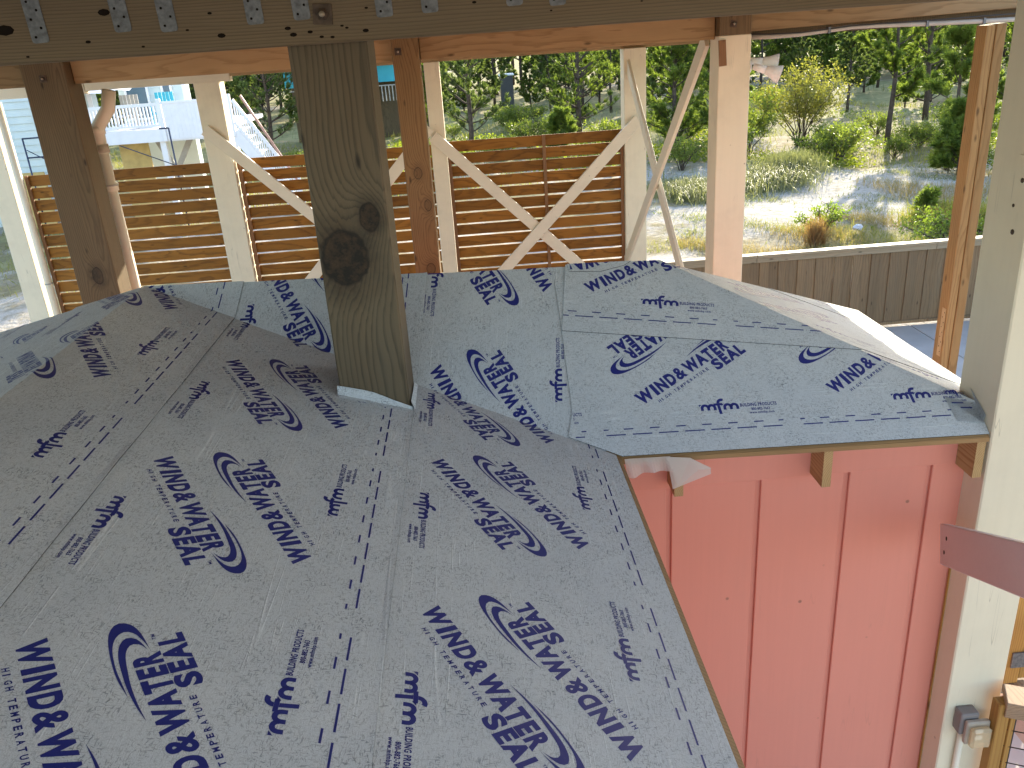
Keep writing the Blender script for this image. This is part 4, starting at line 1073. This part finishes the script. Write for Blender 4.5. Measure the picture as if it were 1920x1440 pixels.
box('wall', -9, -3.35, 41, 44, .12, 3.6, M_teal, th); box('wall', -9, -3.6, 42.5, 44, GZ, .1, M_brown, th); box('porch_beam', -9, -3.3, 40.6, 40.75, .95, 1.15, M_orangebeam, th); box('porch_rail', -9, -3.3, 40.4, 40.46, -.05, .0, M_greyw, th)
for k in range(16): box('baluster', -6.0+k*.17, -5.95+k*.17, 40.41, 40.45, -.75, -.05, M_greyw, th)
ub = empty('utility_cabinet', (2.35, 50.4, GZ), 'dark utility cabinet with pale top among the scrub', 'cabinet')
box('body', 1.95, 2.70, 50, 50.8, GZ, -.33, M_darkbox, ub, .02); box('lid', 1.88, 2.77, 49.93, 50.87, -.33, -.22, M_whitep, ub, .02)

# ================================================================== VEGETATION
M_bark = mat_plain('pine_bark', (0.085, 0.062, 0.048), .9, .4, 9, .2, 0, .6)
M_needle = mat_leaf('pine_needles', (0.06, 0.095, 0.02), (0.20, 0.24, 0.055), .58)
M_needle2 = mat_leaf('pine_needles_dark', (0.055, 0.085, 0.03), (0.155, 0.185, 0.065), .55)
M_bush = mat_leaf('yellowish_leaves', (0.115, 0.12, 0.03), (0.26, 0.235, 0.06), .5)
M_shrub = mat_leaf('shrub_leaves', (0.08, 0.115, 0.025), (0.20, 0.225, 0.05), .55)
M_vine = mat_leaf('groundcover_leaves', (0.12, 0.165, 0.02), (0.28, 0.29, 0.035), .5)
M_bright = mat_leaf('bright_leaves', (0.11, 0.16, 0.03), (0.21, 0.26, 0.05), .5)
M_grassg = mat_leaf('grey_green_grass', (0.14, 0.145, 0.08), (0.26, 0.25, 0.15), .45)
M_grassd = mat_leaf('dry_grass', (0.22, 0.155, 0.075), (0.36, 0.27, 0.14), .4)
M_grassy = mat_leaf('yellow_green_grass', (0.14, 0.15, 0.035), (0.29, 0.26, 0.08), .45)
M_rust = mat_leaf('rusty_grass', (0.28, 0.15, 0.07), (0.40, 0.25, 0.13), .35)

def strips(P, D, Ln, Wd, r, bend=0.0):
    """thin pointed blades: base P, direction D, length, width"""
    n = len(P); side = np.cross(D, r.normal(size=(n, 3))); side /= np.linalg.norm(side, axis=1)[:, None]+1e-9
    tip = P+D*Ln[:, None]+np.c_[np.zeros((n, 2)), -bend*Ln]
    mid = P+D*(Ln*.5)[:, None]+np.c_[np.zeros((n, 2)), -bend*.12*Ln]
    w = side*Wd[:, None]
    V = np.stack([P-w*.5, P+w*.5, mid+w*.45, mid-w*.45, tip], 1).reshape(-1, 3)
    b = np.arange(n)*5; F = np.concatenate([np.c_[b, b+1, b+2], np.c_[b, b+2, b+3], np.c_[b+3, b+2, b+4]])
    return V, F
def norm(a): return a/(np.linalg.norm(a, axis=-1, keepdims=True)+1e-9)
def make_pine(seed, h, base, spread, nb, needles=58, nl=.21, nw=.019, whorl=.42, low_gap=True):
    r = np.random.default_rng(seed); bm = bmesh.new()
    lean = r.normal(0, .02, 2); tp = [Vector((lean[0]*z+.05*math.sin(z*1.3+seed), lean[1]*z+.04*math.cos(z*1.1+seed), z)) for z in np.linspace(0, h, 9)]
    bm_tube(bm, tp, [max(.016, .095*(h/6)*(1-.9*i/8)) for i in range(9)], 8)
    def at(z):
        k = min(7, int(z/h*8)); f = z/h*8-k; return tp[k].lerp(tp[k+1], f)
    PP, DD, LL = [], [], []
    z = base
    while z < h*.985:
        t = (z-base)/(h-base); ln = spread*(1.0-.82*t**1.15)*(.55+.45*min(1, (t+.12)*4))
        for j in range(int(r.integers(max(2, nb-1), nb+2))):
            az = r.uniform(0, 2*math.pi); e0 = r.uniform(.05, .45)+.5*t; l = ln*r.uniform(.65, 1.1)
            p = at(z); pts = [p]; d = Vector((math.cos(az)*math.cos(e0), math.sin(az)*math.cos(e0), math.sin(e0)))
            ns = 5
            for s in range(ns):
                d = (d+Vector((r.normal(0, .06), r.normal(0, .06), .10))).normalized(); pts.append(pts[-1]+d*l/ns)
            bm_tube(bm, pts, [.020*(h/6)*(1-.8*q/ns)+.004 for q in range(ns+1)], 4, False)
            for s in range(2, ns+1):
                q = pts[s]; dd = np.array((pts[s]-pts[s-1]).normalized())
                for m in range(2 if s < ns else 3):
                    tw = norm(dd*.7+np.array([r.normal(0, .55), r.normal(0, .55), r.uniform(.1, .8)])); tl_ = r.uniform(.16, .36)*(.6+.4*(1-t))
                    e = np.array(q)+tw*tl_; n = int(needles*r.uniform(.7, 1.2))
                    bm_tube(bm, [q, Vector(e)], [.007, .004], 3, False)
                    u = r.uniform(.15, 1.0, n); pos = np.array(q)+tw*(tl_*u)[:, None]
                    rad = norm(np.cross(tw, r.normal(size=(n, 3)))); dirn = norm(tw*r.uniform(.55, 1.3, n)[:, None]+rad*.75+np.array([0, 0, .12]))
                    PP.append(pos); DD.append(dirn); LL.append(nl*r.uniform(.7, 1.15, n))
        z += whorl*r.uniform(.75, 1.2)
    # leader tuft
    n = needles*2; p = np.array(at(h*.99)); PP.append(p+r.normal(0, .03, (n, 3))); DD.append(norm(r.normal(0, .5, (n, 3))+np.array([0, 0, 1.]))); LL.append(np.full(n, nl))
    P, D, Ln = np.concatenate(PP), np.concatenate(DD), np.concatenate(LL)
    V, F = strips(P, D, Ln, np.full(len(P), nw), r, .12)
    me = bpy.data.meshes.new('trunk'); bm.to_mesh(me); bm.free()
    for p_ in me.polygons: p_.use_smooth = True
    me.materials.append(M_bark)
    return me, mesh_np('crown', V, F, None, 'mesh')
def plant(name, meshes, mats, loc, label, cat, group=None, rz=0., sc=1., names=('trunk', 'crown')):
    t = bpy.data.objects.new(name, None); COL.objects.link(t); t.location = loc; t.rotation_euler = (0, 0, rz); t.scale = (sc, sc, sc); tag(t, label, cat, group)
    for me, m, nm in zip(meshes, mats, names):
        if len(me.materials) == 0: me.materials.append(m)
        o = bpy.data.objects.new(nm, me); COL.objects.link(o); o.parent = t
    return t
def gz(x, y): return gh(x, y)-.03
G_pine = 'pines standing on the dune'
def pine_at(seed, x, y, h, base, spread, label, nb=4, mat=M_needle, **kw):
    m = make_pine(seed, h, base, spread, nb, **kw); return plant('pine_tree', m, (M_bark, mat), (x, y, gz(x, y)), label, 'pine tree', G_pine)
pine_at(11, 14.8, 27.5, 6.6, 1.7, 1.75, 'upright pine with bare lower trunk right of the yellowish bush', whorl=.62, nb=3, needles=85, nl=.27, nw=.021)
pine_at(12, 13.7, 21.5, 5.0, 1.05, 1.35, 'pine nearest the orange stud with dark upswept boughs', whorl=.5, nb=3, needles=85, nl=.25, nw=.018)
pine_at(13, -.25, 34.0, 7.5, .9, 2.2, 'dark spreading pine just right of the slim white post', mat=M_needle2, nb=4)
pine_at(14, 4.95, 38.2, 9.0, .8, 2.9, 'tall straight-trunked pine above the slat fence', nb=5, needles=36)
pine_at(15, 7.3, 28.6, 6.6, .4, 1.7, 'dense bushy pine behind the crossing braces', nb=6, needles=50)
pine_at(16, 9.7, 31.5, 6.4, .5, 1.6, 'bushy pine behind the floodlight', nb=6, needles=60)
pine_at(17, -9.1, 36.5, 6.8, .9, 2.9, 'wide dark pine beside the white stairs', mat=M_needle2, nb=5, needles=40)
pine_at(18, -6.6, 38.0, 6.6, 1.0, 2.1, 'pine partly hidden by the dark knotty post', mat=M_needle2, nb=5)
pine_at(19, 17.2, 24.0, 6.6, .5, 1.8, 'pine seen in the gap between orange stud and pale post', nb=5, needles=46)
pine_at(20, 19.0, 33., 8.0, .8, 2., 'pine behind the two upright ones near the stud', nb=4)
pine_at(23, 12.9, 19.6, 1.9, .15, .85, 'waist-high young pine at the edge of the sand', nb=5, whorl=.22)
pine_at(24, 9.6, 14.9, .62, .05, .22, 'tiny bright pine seedling in the dry grass', nb=3, whorl=.12, needles=20, nl=.15)
pine_at(25, 13.2, 20.6, 1.0, .1, .6, 'young pine below the pine nearest the stud', nb=5, whorl=.22)
pine_at(26, 3.2, 30.0, 1.6, .1, .9, 'low young pine seen over the slat fence', nb=5, whorl=.25)
# wood behind : four kinds, many copies
kinds = [make_pine(40+i, h, b, s, nb, needles=40, nl=.32, nw=.05, whorl=.55) for i, (h, b, s, nb) in enumerate(((9.5, 2.2, 2.4, 5), (11., 3.5, 2.5, 5), (8., .9, 2.5, 5), (6.5, .4, 2.4, 6)))]
fr = np.random.default_rng(5); nfar = 0
spots = []
for row, (y0, n, xs0, xs1) in enumerate(((43, 20, -30, 36), (50, 26, -36, 42), (57, 34, -42, 48), (65, 40, -50, 56), (75, 44, -58, 64), (88, 48, -70, 76))):
    for i in range(n):
        x = xs0+(xs1-xs0)*(i+fr.uniform(.1, .9))/n; y = y0+fr.uniform(-3, 3)
        if -16 < x < -8 and y < 50: continue
        if 0.3 < x-(y-50)*.04 < 4.4 and y < 54: continue
        if -5.6 < x < -3 and y < 60: continue
        spots.append((x, y, row))
for (x, y, row) in spots:
    k = int(fr.integers(0, 4)); far = row >= 2
    plant('pine_tree', kinds[k], (M_bark, M_needle2 if k % 2 == 0 else M_needle), (x, y, gz(x, y)), ('low-crowned pine near the front of the far wood' if k >= 2 else 'taller bare-legged pine near the front of the far wood') if row < 2 else 'pine in the wood far behind the dune', 'pine tree', ('front pines of the far wood, low-crowned' if k >= 2 else 'front pines of the far wood, taller') if row < 2 else 'pines of the far wood', fr.uniform(0, 6.28), fr.uniform(.85, 1.3)*(.5, .55, .62, .8, 1., 1.15)[row])

def leaf_cloud(r, centres, rad, n, size, up=.3):
    c = centres[r.integers(0, len(centres), n)]; d = norm(r.normal(size=(n, 3))); P = c+d*(rad*r.uniform(.2, 1, n)**.6)[:, None]
    D = norm(d*.7+r.normal(0, .6, (n, 3))+np.array([0, 0, up])); L_ = size*r.uniform(.6, 1.3, n)
    return strips(P, D, L_, L_*.48, r, .1)
def make_bush(seed, h, w, n, size, stems=16, wood=.016, hollow=.35):
    r = np.random.default_rng(seed); bm = bmesh.new(); C = []
    for i in range(stems):
        az = r.uniform(0, 6.28); sp = w*r.uniform(.15, 1.0); hh = h*r.uniform(.65, 1.0)*(1-.25*(sp/w)**2)
        pts = [Vector((.12*w*math.cos(az)*r.uniform(0, 1), .12*w*math.sin(az)*r.uniform(0, 1), 0))]
        for q in (.3, .6, .85, 1.): pts.append(Vector((sp*math.cos(az)*q**1.3+r.normal(0, .03), sp*math.sin(az)*q**1.3+r.normal(0, .03), hh*q)))
        bm_tube(bm, pts, [wood*(1-.75*k/4)+.003 for k in range(5)], 5, False)
        for k in range(2, 5):
            b = pts[k]
            C.append(np.array(b))
            for m in range(3):
                e = b+Vector((r.normal(0, .16*w), r.normal(0, .16*w), r.uniform(.0, .16*h))); bm_tube(bm, [b, e], [.006, .003], 3, False); C.append(np.array(e))
    C = np.array(C); C = C[C[:, 2] > h*hollow]
    V, F = leaf_cloud(r, C, .17*w, n, size)
    me = bpy.data.meshes.new('stems'); bm.to_mesh(me); bm.free(); me.materials.append(M_bark)
    return me, mesh_np('foliage', V, F, None, 'mesh')
nmB = ('stems', 'foliage')
plant('bush', make_bush(3, 2.75, 1.75, 8000, .085, 26), (M_bark, M_bush), (12.25, 29.3, gz(12.25, 29.3)), 'large yellowish bush with many fanning stems on the dune', 'bush', None, 0, 1, nmB)
plant('bush', make_bush(4, 2.1, 1.3, 4200, .09, 14, hollow=.15), (M_bark, M_shrub), (9.9, 28.4, gz(9.9, 28.4)), 'dark green bush left of the big yellowish bush', 'bush', None, 0, 1, nmB)
plant('bush', make_bush(5, .62, .5, 900, .06, 10, hollow=.1), (M_bark, M_bright), (6.95, 14.3, gz(6.95, 14.3)), 'small bright green bush behind the rusty grass tuft', 'bush', None, 0, 1, nmB)
plant('bush', make_bush(6, .6, .95, 2200, .06, 14, hollow=.05), (M_bark, M_bright), (8.75, 12.6, gz(8.75, 12.6)), 'bright lime green bush over the board fence beside the stud', 'bush', None, 0, 1, nmB)
plant('bush', make_bush(7, .7, .9, 1900, .06, 14, hollow=.05), (M_bark, M_bright), (10.6, 12.4, gz(10.6, 12.4)), 'lime green bush in the gap right of the stud', 'bush', None, 0, 1, nmB)
plant('bush', make_bush(8, .8, .7, 1300, .06, 14, hollow=.05), (M_bark, M_shrub), (3.2, 1.5, GZ-.02), 'dark green bush behind the railing at the right edge', 'bush', None, 0, 1, nmB)
shr = [make_bush(30+i, 1.0, .95, 1500, .085, 10, hollow=.08) for i in range(3)]
sp = [(x_, y_) for x_, y_ in ((15.2, 26.), (16.3, 24.4), (11.2, 25.2), (13.6, 24.6), (8.6, 25.6), (6.6, 25.), (14.8, 25.4), (16.6, 22.6), (11.6, 33), (16, 31), (6, 33), (2.2, 33.2), (.8, 30), (-2.4, 33), (3.6, 36), (7.6, 36), (10, 38), (14, 38), (18, 29), (20, 27), (-1, 40), (2, 43), (6, 44), (11, 44), (16, 44), (-5, 33), (-7.2, 33), (9.2, 34), (4.8, 29.2), (1.8, 45.5), (2.9, 45), (2.3, 43.6), (3.6, 45.8), (13., 17.6), (11.6, 24.2), (12.6, 26.6), (17.4, 26.6))]
SHL = {0: 'shrub at the foot of the upright bare-trunked pine', 1: 'yellowish shrub right of the upright bare-trunked pine', 2: 'shrub just left of the large yellowish bush foot', 3: 'shrub between the yellowish bush and the pine nearest the stud',
       4: 'yellowish shrub behind the tall grey-green grass clump', 5: 'shrub behind the crossing braces', 6: 'green shrub below the pine nearest the stud', 7: 'yellowish shrub in the gap beside the orange stud', 11: 'shrub above the slat fence left of the straight-trunked pine',
       12: 'shrub under the dark pine right of the slim white post', 28: 'shrub above the slat fence at the foot of the straight-trunked pine', 29: 'shrub left in front of the dark utility cabinet', 30: 'shrub right in front of the dark utility cabinet', 33: 'shrub at the upper edge of the bare sand', 34: 'yellowish shrub beside the large yellowish bush'}
for i, (x, y) in enumerate(sp):
    plant('shrub', shr[i % 3], (M_bark, M_shrub), (x, y, gz(x, y)), SHL.get(i, 'low leafy shrub among the dune plants'), 'shrub', 'low shrubs across the dune', i*1.3, .7+.6*((i*37) % 10)/10, nmB)

def blades(r, X, Y, hgt, wid, lean, bend=.25):
    n = len(X); P = np.c_[X, Y, [gh(a, b)-.01 for a, b in zip(X, Y)]]
    az = r.uniform(0, 6.28, n); l = np.abs(r.normal(0, lean, n)); D = norm(np.c_[np.cos(az)*l, np.sin(az)*l, np.ones(n)])
    return strips(P, D, hgt*r.uniform(.5, 1.2, n), np.full(n, wid)*r.uniform(.6, 1.3, n), r, bend)
def clump(name, x, y, rad, n, h, mat, label, lean=.4, wid=.012, bend=.35, cat='grass'):
    r = np.random.default_rng(int(abs(x*100+y*7))); q = r.normal(0, rad*.5, (n, 2))
    V, F = blades(r, q[:, 0]+x, q[:, 1]+y, h, wid, lean, bend); me = mesh_np(name, V, F, mat, 'mesh')
    b = (x, y, gh(x, y)); me.transform(Matrix.Translation((-b[0], -b[1], -b[2]))); o = bpy.data.objects.new(name, me); COL.objects.link(o); o.location = b
    return tag(o, label, cat, 'grass clumps on the sand')
clump('grass_clump', 7.95, 21.2, 1.2, 5500, 1.0, M_grassg, 'tall grey-green grass clump right of the broad white post', .65, .011, .6)
clump('grass_clump', 9.1, 22.4, .9, 3000, .9, M_grassg, 'paler grass clump below the big yellowish bush')
clump('grass_clump', 5.9, 20.6, 1.3, 5500, .95, M_grassg, 'tall grass clump seen between the crossing braces', .65, .011, .6)
clump('grass_clump', 6.50, 13.6, .16, 700, .62, M_rust, 'rusty orange grass tuft behind the board fence', .35, .008, .05)
clump('grass_clump', 9.25, 13.9, .14, 400, .5, M_rust, 'leaning rusty grass tuft near the tiny seedling', .35, .008, .05)
clump('grass_clump', 9.9, 14.6, .8, 3000, .75, M_grassy, 'yellow-green tall grass left of the orange stud', .35)
# loose grass, nobody could count it
def field(name, seed, n, fx, h, mat, wid, lean=.5, patch=4.0, thr=.0):
    r = np.random.default_rng(seed); X, Y = fx(r, n)
    f = np.sin(X*patch*.61+1.3*seed)*np.sin(Y*patch*.53+seed)+.6*np.sin(X*patch*1.7+Y*patch*1.1)+r.normal(0, .35, len(X)); k = f > thr; X, Y = X[k], Y[k]
    V, F = blades(r, X, Y, h, wid, lean); o = mesh_np(name, V, F, mat); o['kind'] = 'stuff'; return o
def rect(x0, x1, y0, y1):
    return lambda r, n: (r.uniform(x0, x1, n), r.uniform(y0, y1, n))
def cone(y0, y1, k0=-.62, k1=.78):
    def f(r, n):
        Y = r.uniform(y0, y1, n); d = Y+3; return -.5+d*r.uniform(k0, k1, n), Y
    return f
field('grass', 1, 17000, rect(4, 13, 12.6, 15.6), .30, M_grassd, .007, .7, 1.9, .25)
field('grass', 8, 12000, rect(3, 13, 12.2, 16), .24, M_grassy, .007, .7, 1.4, .3)
field('grass', 2, 14000, rect(2.5, 13, 8.9, 13.4), .12, M_grassy, .008, .8, 2.2, .55)
field('grass', 3, 34000, rect(4, 14, 14.6, 23.5), .15, M_grassg, .010, .9, 2.3, .62)
field('grass', 9, 12000, rect(3, 14, 14, 24), .13, M_shrub, .014, 1.0, 3.7, .9)
field('grass', 4, 36000, cone(22.5, 46), .42, M_grassy, .016, .6, .55, .1)
field('grass', 5, 16000, cone(24, 60), .6, M_grassg, .022, .5, .4, .35)
field('grass', 6, 14000, rect(-26, -7.3, 10, 24), .22, M_grassy, .012, .6, .9, .1)
field('grass', 7, 9000, rect(10, 15, 16, 20), .35, M_grassd, .008, .6, 1.2, .4)
def cover(name, seed, n, fx, size, mat, hgt, patch, thr):
    r = np.random.default_rng(seed); X, Y = fx(r, n); f = np.sin(X*patch+seed)*np.sin(Y*patch*.8)+.5*np.sin(X*patch*2.3-Y*patch)+r.normal(0, .3, n); k = f > thr; X, Y = X[k], Y[k]; n = len(X)
    P = np.c_[X, Y, np.array([gh(a, b) for a, b in zip(X, Y)])+hgt*r.uniform(0, 1, n)**1.5]; D = norm(r.normal(0, 1, (n, 3))*np.array([1, 1, .35])+np.array([0, 0, .3])); L_ = size*r.uniform(.6, 1.3, n)
    V, F = strips(P, D, L_, L_*.6, r, .1); o = mesh_np(name, V, F, mat); o['kind'] = 'stuff'; return o
cover('ground_cover', 1, 16000, rect(9.5, 22, 23.2, 27.5), .085, M_vine, .30, .7, .0)
cover('ground_cover', 2, 24000, rect(-4, 10, 26, 40), .10, M_vine, .35, .5, .1)
cover('ground_cover', 3, 12000, rect(10, 26, 26, 40), .10, M_shrub, .35, .5, .2)
cover('ground_cover', 4, 5000, rect(8, 14, 11.5, 13.6), .05, M_bright, .18, 1.1, .3)
tp = bmesh.new(); bmesh.ops.create_icosphere(tp, subdivisions=2, radius=.08)
for v in tp.verts: v.co = Vector((v.co.x*1.4+rng.uniform(-.03, .03), v.co.y+rng.uniform(-.03, .03), v.co.z*.8+rng.uniform(-.03, .03)))
o = bobj('litter_bag', tp, M_whitep); o.location = (7.55, 14.0, gh(7.55, 14.)+.1); tag(o, 'crumpled white bag lying in the dry grass', 'litter')
